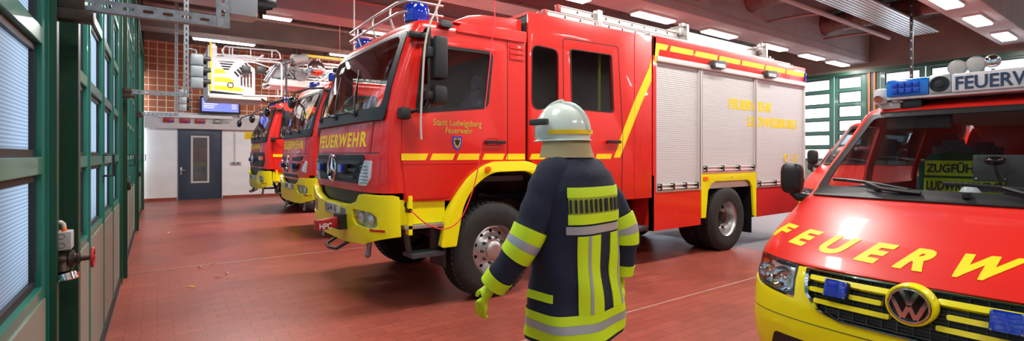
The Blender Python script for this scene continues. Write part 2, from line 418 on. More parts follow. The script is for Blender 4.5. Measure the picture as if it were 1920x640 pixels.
for a, b in ys:
    leaf(EX, b+.01, a-.01, -1, 6, 'pane_white', 4.5, sill=1.42, ph=.42, rail=.10, stile=.13, paint='green_east')
for k, y in enumerate((6.76, 1.42, 9.35, 14.95, 17.65, 20.6, -2.6)):
    hw = (.22 if k != 0 else .235) if y > -2 else 1.4
    struct(MB().box(EX-.05, EX+.15, y-hw+.03, y+hw-.03, 0, 4.55), 'trim_%d' % (50+k), 'green_dark', smooth=0)
for k, y in enumerate((6.70, 6.86)): struct(MB().box(EX-.09, EX-.04, y-.03, y+.03, 0, 4.5), 'trim_%d' % (66+k), 'duct_orange', smooth=0)
# ceiling beams, running across the doors
for k, (a, b) in enumerate(((-2.2, -1.4), (2.72, 3.5), (6.88, 7.68), (11.9, 12.7))):
    struct(MB().box(-.38, EX, a, b, 4.85, CZ), 'trim_%d' % (60+k), 'concrete', smooth=0, bevel=.02)
struct(MB().box(-.38, EX, 16.2, 16.9, 5.0, CZ), 'trim_65', 'concrete_dark', smooth=0, bevel=.02)

# ceiling lamps
def lamp(x, y, z, L, W, label, grp, watts=None):
    t = thing('ceiling_lamp', label, 'ceiling lamp', (x, y, z), grp)
    MB().cbox(x-L/2-.03, x+L/2+.03, y-W/2-.02, y+W/2+.02, z-.05, z, .01).build('lamp_housing', 'white_paint', t)
    MB().cbox(x-L/2, x+L/2, y-W/2, y+W/2, z-.085, z-.045, .012).build('diffuser', 'white_emit', t)
    l = area('lamp_light', (0, 0, -.10), L, W, watts or LAMP_W); l.parent = t
    return t
ORD = ('first', 'second', 'third', 'fourth', 'fifth', 'sixth', 'seventh', 'eighth')
for i, x in enumerate((1.2, 3.9, 6.6, 9.4, 12.1, 14.9, 17.4, 19.4)):
    lamp(x, 7.45, 4.85, 1.3, .26, ORD[i]+' bright lamp from the left under the middle beam over the nearest truck', 'lamps under the middle beam')
for i, x in enumerate((.7, 3.4, 6.2, 9.0, 11.4, 13.4, 15.9, 18.6)):
    lamp(x, 3.12, 4.85, 1.2, .30, (ORD[i]+' lamp from the door wall on the right beam over the van'), 'lamps under the right beam')
for i, x in enumerate((1.9, 5.0, 8.0, 11.0, 14.5)):
    lamp(x, 12.6, 4.85, 1.35, .16, ORD[i]+' slim strip lamp from the left on the far beam behind the rear cabs', 'strip lamps on the far beam', 130)
for i, x in enumerate((1.55, 5.2, 8.4, 12.0)):
    lamp(x, 16.1, 4.85, 1.5, .14, ORD[i]+' slim strip lamp from the left above the white rescue basket and ladder boom', 'strip lamps near the brick wall', 115)
for i, x in enumerate((1.5, 5, 9, 13.5, 18)):
    lamp(x, -1.75, 4.85, 1.3, .26, ORD[i]+' lamp from the door wall under the beam behind the camera', 'lamps behind the camera')

# ribbed radiant heating panels
def radiant(x0, x1, y0, y1, z, label):
    t = thing('radiant_ceiling_panel', label, 'heating panel', ((x0+x1)/2, (y0+y1)/2, z), 'ribbed radiant ceiling panels')
    n = 9; mb = MB(); prof = []
    for i in range(n):
        a = y0+(y1-y0)*i/n; b = a+(y1-y0)/n
        prof += [(a+.01, 0), (a+.015, .03), (a+.035, .035), (a+.04, 0)]
        prof += [(b, 0)]
    mb.rings([[(x0, y, z+h) for y, h in prof]+[(x0, y, z+h+.015) for y, h in reversed(prof)], [(x1, y, z+h) for y, h in prof]+[(x1, y, z+h+.015) for y, h in reversed(prof)]])
    mb.build('ribbed_sheet', 'alu', t, smooth=0)
    tb = MB()
    for i in range(n): tb.cyl((x0+.01, y0+(y1-y0)*(i+.5)/n+.03, z+.035), (x1-.01, y0+(y1-y0)*(i+.5)/n+.03, z+.035), .012, n=8)
    tb.build('heating_tubes', 'pipe_pink', t)
    for x in lin(x0+.5, x1-.5, 5):
        MB().box(x-.02, x+.02, y0-.02, y1+.02, z+.045, z+.09).cyl((x, y0+.1, z+.05), (x, y0+.1, CZ), .006, n=6).cyl((x, y1-.1, z+.05), (x, y1-.1, CZ), .006, n=6).build('hanger', 'zinc', t)
    return t
radiant(3.0, 18.6, 4.45, 5.25, 5.2, 'ribbed shiny metal heating panel under the ceiling right of the concrete beam')
radiant(3.0, 18.6, 9.6, 10.4, 5.2, 'ribbed metal heating panel above the cab roof of the nearest truck')
# ducts across the bays, with flared collars at the beam
def duct(x, r, y0, y1, z, mat, label):
    t = thing('round_duct', label, 'duct', (x, y0, z), 'round ventilation ducts')
    prof = [(r, 0), (r, .0)]
    mb = MB(); pr = [(r, y0)]
    y = y0
    while y < y1-.3:
        pr += [(r, y+.12), (r*1.03, y+.125), (r*1.03, y+.14), (r, y+.145)]; y += .16
    pr += [(r, y1)]
    mb.lathe([(a, b-y0) for a, b in pr], (x, y0, z), 'y', 28, (True, True)).build('duct_tube', mat, t)
    MB().lathe([(r*1.0, -.26), (r*1.06, -.14), (r*1.22, 0), (r*1.26, .0), (r*1.26, .02), (r, .02)], (x, y1-.02, z), 'y', 32, (False, False)).build('flange', mat, t)
    return t
for x, lab in ((8.6, 'dark round duct with flared collar above the ladder end'), (12.6, 'dark round duct with flared collar at the top edge left of the heating panel'), (16.9, 'round duct with flared collar meeting the beam over the far lamps')):
    duct(x, .27, 3.5, 6.87, 5.655, 'duct', lab)
def pipe(pts, r, mat, name, label, cat='pipe', grp=None, n=10):
    return tag(MB().tube(pts, r, n).build(name, mat), label, cat, grp)
pipe([(3, 5.5, 5.12), (17.9, 5.5, 5.12)], .06, 'pipe_pink', 'ceiling_pipe', 'long pinkish pipe running beside the ribbed heating panel')
for i, x in enumerate((10.2, 13.4, 16.8)):
    pipe([(x, 5.56, 5.12), (x, 5.9, 5.16), (x+.05, 6.4, 5.2), (x+.05, 6.86, 5.2)], .035, 'pipe_pink', 'branch_pipe', ('thin branch pipe between duct and long pipe', 'thin branch pipe with small spotlight below the long pipe', 'thin branch pipe near the far end of the long pipe')[i])
pipe([(-.3, 6.83, 5.02), (EX, 6.83, 5.02)], .014, 'pipe_pink', 'beam_conduit', 'thin conduit running along the middle concrete beam', 'conduit')
pipe([(-.3, 11.85, 5.3), (EX, 11.85, 5.3)], .05, 'pipe_pink', 'ceiling_pipe', 'pinkish pipe running along the far beam above the ladder truck')
pipe([(-.3, 16.15, 5.6), (EX, 16.15, 5.6)], .06, 'pipe_pink', 'ceiling_pipe', 'pipe high across the back above the strip lamps')
px_, pz_ = onY(543, 60, 20.6); 
for i, px in enumerate((447, 555, 565)):
    x, _ = onY(px, 60, 20.9)
    pipe([(x, 20.85, 2.95 if i == 0 else 5.0), (x, 20.85, CZ)], .03, 'pipe_pink', 'wall_pipe', ('vertical pipe left on the back wall beside the monitor', 'left of two upright pipes above the ladder boom', 'right of two upright pipes above the ladder boom')[i])
x, y = 14.1, 3.9
t = thing('hanging_reel_pole', 'dark slotted pole hanging from the ceiling above the van', 'hanging pole', (x, y, 4.0))
MB().cbox(x-.02, x+.02, y-.03, y+.03, 3.3, CZ-.001, .004).build('pole', 'black', t)
m = MB()
for k in range(12): m.box(x-.027, x-.019, y-.012, y+.012, 3.4+k*.2, 3.45+k*.2)
m.build('hole_row', 'zinc', t)

# ---------------------------------------------------------------- things on the west door posts
def channel_mb(p0, p1, s=.055, pitch=.075):       # slotted steel channel from p0 to p1 with elongated holes
    p0, p1 = Vector(p0), Vector(p1); L = (p1-p0).length; holes = []
    q = .05
    while q < L-.06: holes.append(rpoly(rect(q, q+.042, s*.36, s*.64), .009, 3)); q += pitch
    d = (p1-p0).normalized(); side = Vector((0, 1, 0)); n = d.cross(side)
    f = lambda u, v, w: tuple(p0+d*u+n*(v-s/2)*-1+side*w)
    mb = MB().slab([rect(0, L, 0, s)]+holes, -.002, .002, f)
    mb.slab([rect(0, L, 0, .004)], 0, .04, f).slab([rect(0, L, s-.004, s)], 0, .04, f)
    return mb
def signal(x, y, z, label, n=3):
    t = thing('traffic_signal', label, 'traffic signal', (x, y, z), 'hanging three-lamp signals by the doors')
    for k in range(n):
        zc = z-.08-k*.155
        MB().cbox(x-.11, x+.03, y-.075, y+.075, zc-.074, zc+.074, .02).build('lamp_body', 'signal_grey', t)
        MB().lathe([(.055, .03), (.05, .045), (.02, .05)], (x, y, zc), 'x', 20, (True, True)).build('lens', 'red_lens', t)
        hood = [];
        for u in (.03, .12):
            hood.append([(x+u+(0.0 if math.sin(a) > 0 else -.05*(u > .1)), y+.062*math.cos(a), zc+.062*math.sin(a)) for a in [PI*1.25-2*PI*.75*i/18 for i in range(19)]])
        h2 = [[(p[0], y+(p[1]-y)*.93, zc+(p[2]-zc)*.93) for p in r] for r in hood]
        V = hood[0]+hood[1]+h2[0]+h2[1]; F = []
        for i in range(18):
            F += [(i, i+1, 19+i+1, 19+i), (38+i, 57+i, 57+i+1, 38+i+1), (19+i, 20+i, 58+i, 57+i)]
        MB().add(V, F).build('hood', 'black', t)
    MB().tube([(x-.05, y, z-.005), (x-.05, y, z+.05), (x-.13, y, z+.06)], .012, 8).build('mounting_arm', 'zinc', t)
    return t
for i, (y, xe, zc) in enumerate(((2.9, .27, 2.27), (7.8, .31, 2.39), (12.7, .33, 2.45))):
    g = 'slotted steel brackets on the green door posts'
    lab = ('large slotted steel bracket arm and strut nearest the camera', 'slotted steel bracket arm and strut on the second door post', 'slotted steel bracket arm and strut on the third door post')[i]
    t = thing('slotted_bracket', lab, 'bracket', (WX+.03, y, zc), g)
    channel_mb((-.33, y-.02, zc), (xe+.03, y-.02, zc)).build('arm', 'zinc', t, smooth=0)
    channel_mb((xe, y-.025, zc-.03), (xe, y-.025, CZ-.01)).build('strut', 'zinc', t, smooth=0)
    MB().cbox(WX+.02, WX+.15, y-.035, y+.05, zc-.08, zc-.03, .006).cbox(WX+.03, WX+.12, y-.03, y+.05, zc-.03, zc+.04, .004).build('clamp', 'brass_dark', t)
signal(.40, 2.95, 2.78, 'grey signal lamps hanging at the top edge, nearest the camera')
signal(.47, 7.85, 2.95, 'grey stack of three signal lamps left of the white rescue basket')
signal(.48, 12.75, 3.0, 'small grey stack of signal lamps left of the wall monitor')
# more ceiling gear near the first signal
t = thing('pipe_valve_assembly', 'short grey pipe elbow near the ceiling by the doors', 'pipe', (.3, 9, 4.6))
MB().tube([(-.3, 9, 4.3), (-.05, 9, 4.3), (.05, 9, 4.35), (.1, 9, 4.5), (.1, 9, CZ-.001)], .09, 16).build('elbow', 'zinc', t)
# wall hydrant valve
t = thing('hydrant_valve', 'dark brass hydrant valve with red handwheel on the green post', 'valve', (WX+.03, 2.98, 1.14))
yv = 2.93; vz = 1.135
MB().lathe([(.030, -.085), (.038, -.07), (.040, -.045), (.034, -.03), (.042, -.025), (.042, -.012), (.026, -.006), (.022, .0), (.026, .003), (.026, .010), (.012, .014), (.010, .05)], (-.292, yv, vz), 'x', 24, (True, True)).build('valve_body', 'brass_dark', t)
MB().tube([(-.335, yv, vz), (-.34, yv-.01, vz-.03), (-.335, yv-.02, vz-.055)], .034, 16).build('outlet', 'brass_dark', t)
m = MB(); hc = (-.238, yv, vz)
m.tube([(hc[0], hc[1]+.040*math.cos(a), hc[2]+.040*math.sin(a)) for a in [2*PI*i/24 for i in range(24)]], .0065, 8, closed=True)
for i in range(4):
    a = PI/4+PI/2*i; m.cyl((hc[0]-.006, hc[1], hc[2]), (hc[0], hc[1]+.039*math.cos(a), hc[2]+.039*math.sin(a)), .005, n=8)
m.lathe([(.012, -.010), (.012, .008)], hc, 'x', 14, (True, True)).build('handwheel', 'handwheel', t)
def tilt(prof, c, axis, n=28):
    ax = Vector(axis).normalized(); a = ax.orthogonal().normalized(); b = ax.cross(a); c = Vector(c)
    return [[tuple(c+ax*h+(a*math.cos(2*PI*k/n)+b*math.sin(2*PI*k/n))*r) for k in range(n)] for r, h in prof]
MB().rings(tilt([(r*.78, h*.7) for r, h in [(.045, 0), (.06, .005), (.06, .02), (.055, .022), (.055, .03), (.06, .032), (.06, .045), (.045, .05), (.02, .052)]], (-.328, yv-.02, vz-.055), (.25, -.2, -1))).build('coupling_cap', 'chrome', t)
t = thing('junction_box', 'grey cable junction box above the hydrant valve', 'junction box', (WX+.03, 2.98, 1.2))
MB().cbox(-.375, -.308, yv-.03, yv+.06, 1.182, 1.262, .005).build('box_body', 'box_grey', t)
for z in (1.242, 1.203): MB().slab([circ(-.34, z, .012, 20), circ(-.34, z, .0105, 20)], 0, .002, mapS(yv-.03)).build('knockout', 'grey_plastic', t)
MB().lathe([(.010, 0), (.010, .014), (.007, .02)], (-.335, yv, 1.262), 'z', 16, (True, True)).build('cable_gland', 'amber', t)
MB().tube([(-.335, yv, 1.28), (-.338, yv, 1.295), (-.345, yv, 1.302), (-.375, yv, 1.304)], .009, 10).build('cable_conduit', 'hose_beige', t)
# padlocks on the far leaves
for y, lab in ((7.76, 'small grey padlock on the second green post'), (12.66, 'small grey padlock on the third green post')):
    t = thing('padlock', lab, 'padlock', (WX+.05, y, 1.2))
    MB().cbox(WX+.063, WX+.10, y-.04+.4, y+.04+.4, 1.14, 1.24, .008).build('lock_body', 'brass_dark', t)
    MB().tube([(WX+.083, y+.375, 1.24), (WX+.083, y+.375, 1.30), (WX+.083, y+.4, 1.32), (WX+.083, y+.425, 1.30), (WX+.083, y+.425, 1.24)], .007, 8).build('shackle', 'zinc', t)

# ---------------------------------------------------------------- things on the back wall
F_ = BY-.16
t = thing('wall_monitor', 'blue lit information monitor on the perforated brick wall', 'monitor', (1.84, BY-.3, 3.3))
MB().cbox(1.22, 2.48, BY-.42, BY-.34, 3.08, 3.68, .01).build('monitor_case', 'black', t)
M('screen_blue', (90, 105, 235), .3, emit=(122, 132, 250), estr=.9)
MB().slab([rect(1.28, 2.42, 3.15, 3.62)], 0, .004, mapS(BY-.42)).build('screen', 'screen_blue', t)
M('screen_line', (200, 205, 255), .3, emit=(225, 228, 255), estr=.9)
m = MB()
for r in range(5): m.slab([rect(1.33, 1.62+.35*random.random(), 3.53-r*.065, 3.555-r*.065)], .004, .006, mapS(BY-.42)).slab([rect(2.2, 2.36, 3.53-r*.065, 3.555-r*.065)], .004, .006, mapS(BY-.42))
m.build('screen_rows', 'screen_line', t)
MB().box(1.7, 2.0, BY-.35, BY+.03, 3.3, 3.5).build('wall_mount', 'black', t)
t = thing('cable_trunking', 'white cable trunking on the ledge under the monitor', 'cable trunking', (1.1, BY-.2, 3.0))
MB().cbox(-.01, 2.25, BY-.24, BY-.16, 2.9, 3.02, .006).build('trunking', 'wall_white', t)
for x, lab in ((.33, 'left of three red chargers under the trunking'), (.8, 'middle of three red chargers under the trunking'), (1.25, 'right of three red chargers under the trunking')):
    t = thing('battery_charger', lab, 'charger', (x, F_-.05, 2.78), 'red chargers on the ledge')
    MB().cbox(x-.17, x+.15, F_-.09, F_, 2.73, 2.87, .02).build('charger_case', 'handwheel', t)
    MB().cbox(x+.02, x+.11, F_-.10, F_-.09, 2.75, 2.80, .002).build('badge', 'blue_paint', t)
    MB().text('Chargex', .06, 0, .003, mapS(F_-.09), u=x-.15, v=2.81, bold=.02).build('lettering', 'plate_white', t) if False else None
t = thing('socket_box', 'grey cable reel box right of the red chargers', 'socket box', (1.8, F_-.05, 2.8))
MB().cbox(1.62, 1.95, F_-.06, F_, 2.74, 2.88, .02).build('case', 'box_grey', t)
MB().tube([(1.78+.13*math.cos(a), F_-.07, 2.81+.06*math.sin(a)) for a in [2*PI*i/20 for i in range(20)]], .008, 6, closed=True).build('cable_loop', 'black', t)
tag(MB().cbox(1.98, 2.16, F_-.05, F_, 2.76, 2.88, .01).build('junction_box', 'box_grey'), 'small grey junction box on the ledge at the right of the cable reel', 'junction box')
pipe([(2.35, BY-.03, 1.36), (2.35, BY-.03, 2.5)], .02, 'ledge', 'cable_conduit', 'thin vertical conduit down to the wall socket right of the door', 'conduit')
t = thing('wall_socket', 'grey twin socket strip on the white wall right of the grey door', 'socket', (2.37, BY, 1.3))
MB().cbox(2.2, 2.55, BY-.06, BY, 1.24, 1.34, .008).build('socket_case', 'box_grey', t)
MB().slab([circ(2.3, 1.29, .03, 20)], 0, .004, mapS(BY-.06)).slab([circ(2.45, 1.29, .03, 20)], 0, .004, mapS(BY-.06)).build('socket_face', 'grey_plastic', t)
t = thing('warning_sign', 'small yellow notice on the white back wall beside the ladder truck', 'sign', (2.87, BY-.01, 2.3))
MB().slab([rect(2.66, 3.1, 2.19, 2.46)], 0, .01, mapS(BY)).build('sign_board', 'yellow_foil', t)
m = MB()
for r in range(3): m.slab([rect(2.70, 3.06, 2.38-r*.07, 2.395-r*.07)], .01, .013, mapS(BY))
m.build('sign_lines', 'black', t)

# leaves on the floor
for i, (px, py, c) in enumerate(((358, 540, 'leaf_yellow'), (425, 514, 'leaf'), (385, 425, 'leaf'), (424, 421, 'leaf_yellow'), (399, 497, 'leaf_yellow'), (411, 522, 'leaf'), (375, 502, 'leaf_yellow'), (378, 418, 'leaf_yellow'), (318, 438, 'leaf'), (365, 400, 'leaf'), (495, 378, 'leaf'), (505, 392, 'leaf_yellow'))):
    x, y = onZ(px, py, 0); a = random.random()*6.28; L = .05+.02*random.random(); W = L*.5
    vs = []; N = 8
    for j in range(N+1):
        q = j/N; hw = W*math.sin(PI*q)**.8*.5; zc = .004+.012*math.sin(PI*q)
        for sd, zz in ((-1, .010), (0, 0), (1, .006)):
            u = (q-.5)*L*1.6; v = sd*hw; vs.append((x+u*math.cos(a)-v*math.sin(a), y+u*math.sin(a)+v*math.cos(a), zc+zz*(sd != 0)))
    fs = []
    for j in range(N):
        for k in range(2): fs.append((j*3+k, j*3+k+1, j*3+k+4, j*3+k+3))
    lb = ('curled yellow leaf on the red tiles, nearest the camera', 'dark brown leaf right of the yellow leaf on the tiles', 'tan leaf near the back wall floor, left of a yellow one', 'pale leaf at the right of the back floor group', 'small yellow leaf before the joint line, right of centre', 'pale leaf beside the dark brown leaf', 'yellow leaf on the joint line, left of centre', 'tiny yellow leaf nearest the grey door', 'dark leaf close to the green doors', 'tiny tan leaf in front of the grey door', 'leaf scrap under the ladder truck bumper, left', 'leaf scrap under the ladder truck bumper, right')[i]
    tag(MB().add(vs, fs).build('dry_leaf', c), lb, 'leaf', 'dry leaves on the floor')

# ================================================================ THE FIRE TRUCKS  (local: x to the rear, y across with -y the near side)
CABF = [(.60, -.20), (.8, -.22), (1.2, -.24), (1.6, -.235), (1.95, -.19), (2.3, -.10), (2.6, 0), (2.85, .09), (3.0, .2)]
HWID = 1.25; NE = 3.6
def Dz(z): return interp([(1.2, .30), (2.0, .19), (2.7, .15), (3, .15)], z)
def setb(t, D): t = min(abs(t), 1); return D*(1-(1-t**NE)**(1/NE))
def cabF(y, z): return interp(CABF, z)+setb(y/HWID, Dz(z))
def mapFront(y, z, w):
    e = .004; yy = max(-HWID+.002, min(HWID-.002, y))
    p = Vector((cabF(yy, z), y, z)); a = Vector((cabF(min(yy+e, 1.249), z)-cabF(max(yy-e, -1.249), z), min(yy+e, 1.249)-max(yy-e, -1.249), 0)); b = Vector((cabF(yy, z+e)-cabF(yy, z-e), 0, 2*e))
    n = a.cross(b).normalized()
    if n.x > 0: n = -n
    return tuple(p+n*w)
def mapPhi(u, z, w):                 # u in [-1,1] right round the rounded front, from side to side
    a = u*PI/2; t = math.copysign(abs(math.sin(a))**(2/NE), u); D = Dz(z)
    return (interp(CABF, z)+D*(1-abs(math.cos(a))**(2/NE))+w, HWID*t*(1-(w/HWID)), z)
def phi_of(t): return math.copysign(math.asin(min(1, abs(t)**(NE/2)))/(PI/2), t)
CUY = lin(-1.2, 1.2, 25); CUV = lin(.7, 3.0, 24)
def wheel(root, x, ys, r=.53, dual=False, steer=True, name='wheel'):
    sg = -1 if ys < 0 else 1                # outer face direction
    W = .29
    def ringset(off):
        rr = .285
        return [(rr, off), (rr+.03, off-.005), (r-.10, off-.03+.0), (r-.05, off-.012), (r-.018, off+.012), (r, off+.035), (r, off+W-.035), (r-.018, off+W-.012), (r-.05, off+W+.012), (rr, off+W)]
    m = LB().lathe([(a, -sg*h) for a, h in ringset(0)], (x, ys, r), 'y', 64)
    # tread blocks
    nb = 54
    for k in range(nb):
        for j in range(4):
            a0 = 2*PI*(k+.15+.5*(j % 2))/nb; a1 = a0+2*PI*.68/nb; h0 = .03+j*.062; h1 = h0+.052
            vs = []
            for rad in (r-.006, r+.011):
                for h in (h0, h1):
                    for a in (a0, a1): vs.append((x+rad*math.cos(a), ys-sg*h, r+rad*math.sin(a)))
            m.add(vs, [(0, 1, 3, 2), (4, 6, 7, 5), (0, 4, 5, 1), (2, 3, 7, 6), (0, 2, 6, 4), (1, 5, 7, 3)])
    t = m.build(name, 'rubber', root)
    if dual:
        LB().lathe([(a, -sg*(h+.34)) for a, h in ringset(0)], (x, ys, r), 'y', 48).build('inner_tyre', 'rubber', t)
    R = .29
    if steer:      # convex dished disc with holes, front wheel
        pr = [(R+.012, .0), (R+.012, .015), (R-.01, .03), (R-.03, .02), (R-.035, .10), (R-.045, .105)]
    else:
        pr = [(R+.012, .0), (R+.012, .015), (R-.01, .03), (R-.02, .06), (R-.035, .19), (R-.045, .2)]
    LB().lathe([(a, -sg*(h)) for a, h in pr], (x, ys, r), 'y', 48).build('rim_edge', 'rim', t)
    hl = []; nh = 10
    dz = .085 if steer else .20
    def mp(u, v, w):
        rad = math.hypot(u, v)
        q = interp([(.0, .055), (.13, .05), (.155, .03), (.20, -.0), (.26, -.02), (.4, -.02)], rad) if steer else interp([(0, -.01), (.13, 0), (.16, .01), (.2, .03), (.26, .035)], rad)
        return (x+u, ys+sg*(w+q-dz), r+v)
    for k in range(nh):
        a = 2*PI*(k+.5)/nh; hl.append([(.212*math.cos(a)+q[0], .212*math.sin(a)+q[1]) for q in circ(0, 0, .021 if steer else .03, 14)])
    LB().slab([circ(0, 0, R-.035, 48)]+hl, -.01, 0, mp, lin(-.24, .24, 17), lin(-.24, .24, 17)).build('rim_disc', 'rim', t)
    LB().slab([circ(0, 0, R-.035, 32)], -.06, -.05, lambda u, v, w: (x+u, ys+sg*(w-dz-.04), r+v)).build('brake_drum', 'black', t)
    hub = LB()
    for k in range(10):
        a = 2*PI*k/10; c = (x+.145*math.cos(a), r+.145*math.sin(a)); yb = ys+sg*((.04 if steer else 0)-dz)
        LB().cyl((c[0], yb-sg*.005, c[1]), (c[0], yb+sg*.03, c[1]), .019, .016, 6).cyl((c[0], yb+sg*.03, c[1]), (c[0], yb+sg*.042, c[1]), .011, n=8).build('wheel_nut', 'grey_plastic' if steer else 'brass_dark', t)
    if steer: hub.lathe([(.10, sg*(.05-dz)), (.10, sg*(.075-dz)), (.085, sg*(.09-dz)), (.05, sg*(.095-dz))], (x, ys, r), 'y', 32, (False, True))
    else: hub.lathe([(.115, sg*(-dz)), (.11, sg*(.07-dz)), (.09, sg*(.10-dz)), (.085, sg*(.13-dz)), (.03, sg*(.14-dz))], (x, ys, r), 'y', 24, (False, True))
    hub.build('hub', 'rim' if steer else 'brass_dark', t)
    return t
def beacon(root, x, y, z, r=.11, h=.15):
    b = LB().lathe([(r*.9, -.04), (r*.95, 0), (r*.95, .015)], (x, y, z), 'z', 28, (True, True)).build('beacon', 'black', root)
    LB().lathe([(r, .012), (r*.99, .05), (r*1.01, .055), (r*.985, h*.8), (r*.93, h*.95), (r*.8, h)], (x, y, z), 'z', 32, (True, True)).build('blue_lens', 'blue_lens', b)
def star_badge(par, y, z, r):
    m = LB(); ringp = [mapFront(y+r*math.cos(a), z+r*math.sin(a), .055) for a in [2*PI*i/40 for i in range(40)]]
    m.tube(ringp, r*.11, 8, closed=True)
    c = Vector(mapFront(y, z, .055))
    for a in (PI/2, PI/2+2*PI/3, PI/2-2*PI/3):
        d = Vector((0, math.cos(a), math.sin(a))); s_ = Vector((0, -math.sin(a), math.cos(a)))
        tip = c+d*r*.98; b1 = c+s_*r*.13; b2 = c-s_*r*.13; f = c+Vector((-.02, 0, 0)); 
        m.add([tip, b1, f, b2], [(0, 1, 2), (0, 2, 3), (0, 3, 1)])
    return m.build('star_emblem', 'chrome', par)
def seat(root, x, y, z, mat='seat_blue', head=True, nm='seat'):
    s_ = LB().cbox(x-.05, x+.45, y-.24, y+.24, z, z+.16, .05).build(nm, mat, root)
    m = LB()
    bm = bmesh.new(); bmesh.ops.create_cube(bm, size=1); bmesh.ops.bevel(bm, geom=list(bm.edges), offset=.18, segments=3, affect='EDGES')
    m.bm(bm, Matrix.Translation((x+.5, y, z+.45)) @ Matrix.Rotation(.2, 4, 'Y') @ Matrix.Diagonal((.15, .46, .72, 1))).build('backrest', mat, s_)
    if head:
        bm = bmesh.new(); bmesh.ops.create_cube(bm, size=1); bmesh.ops.bevel(bm, geom=list(bm.edges), offset=.25, segments=3, affect='EDGES')
        LB().bm(bm, Matrix.Translation((x+.6, y, z+.9)) @ Matrix.Diagonal((.12, .28, .22, 1))).build('headrest', mat, s_)
    return s_

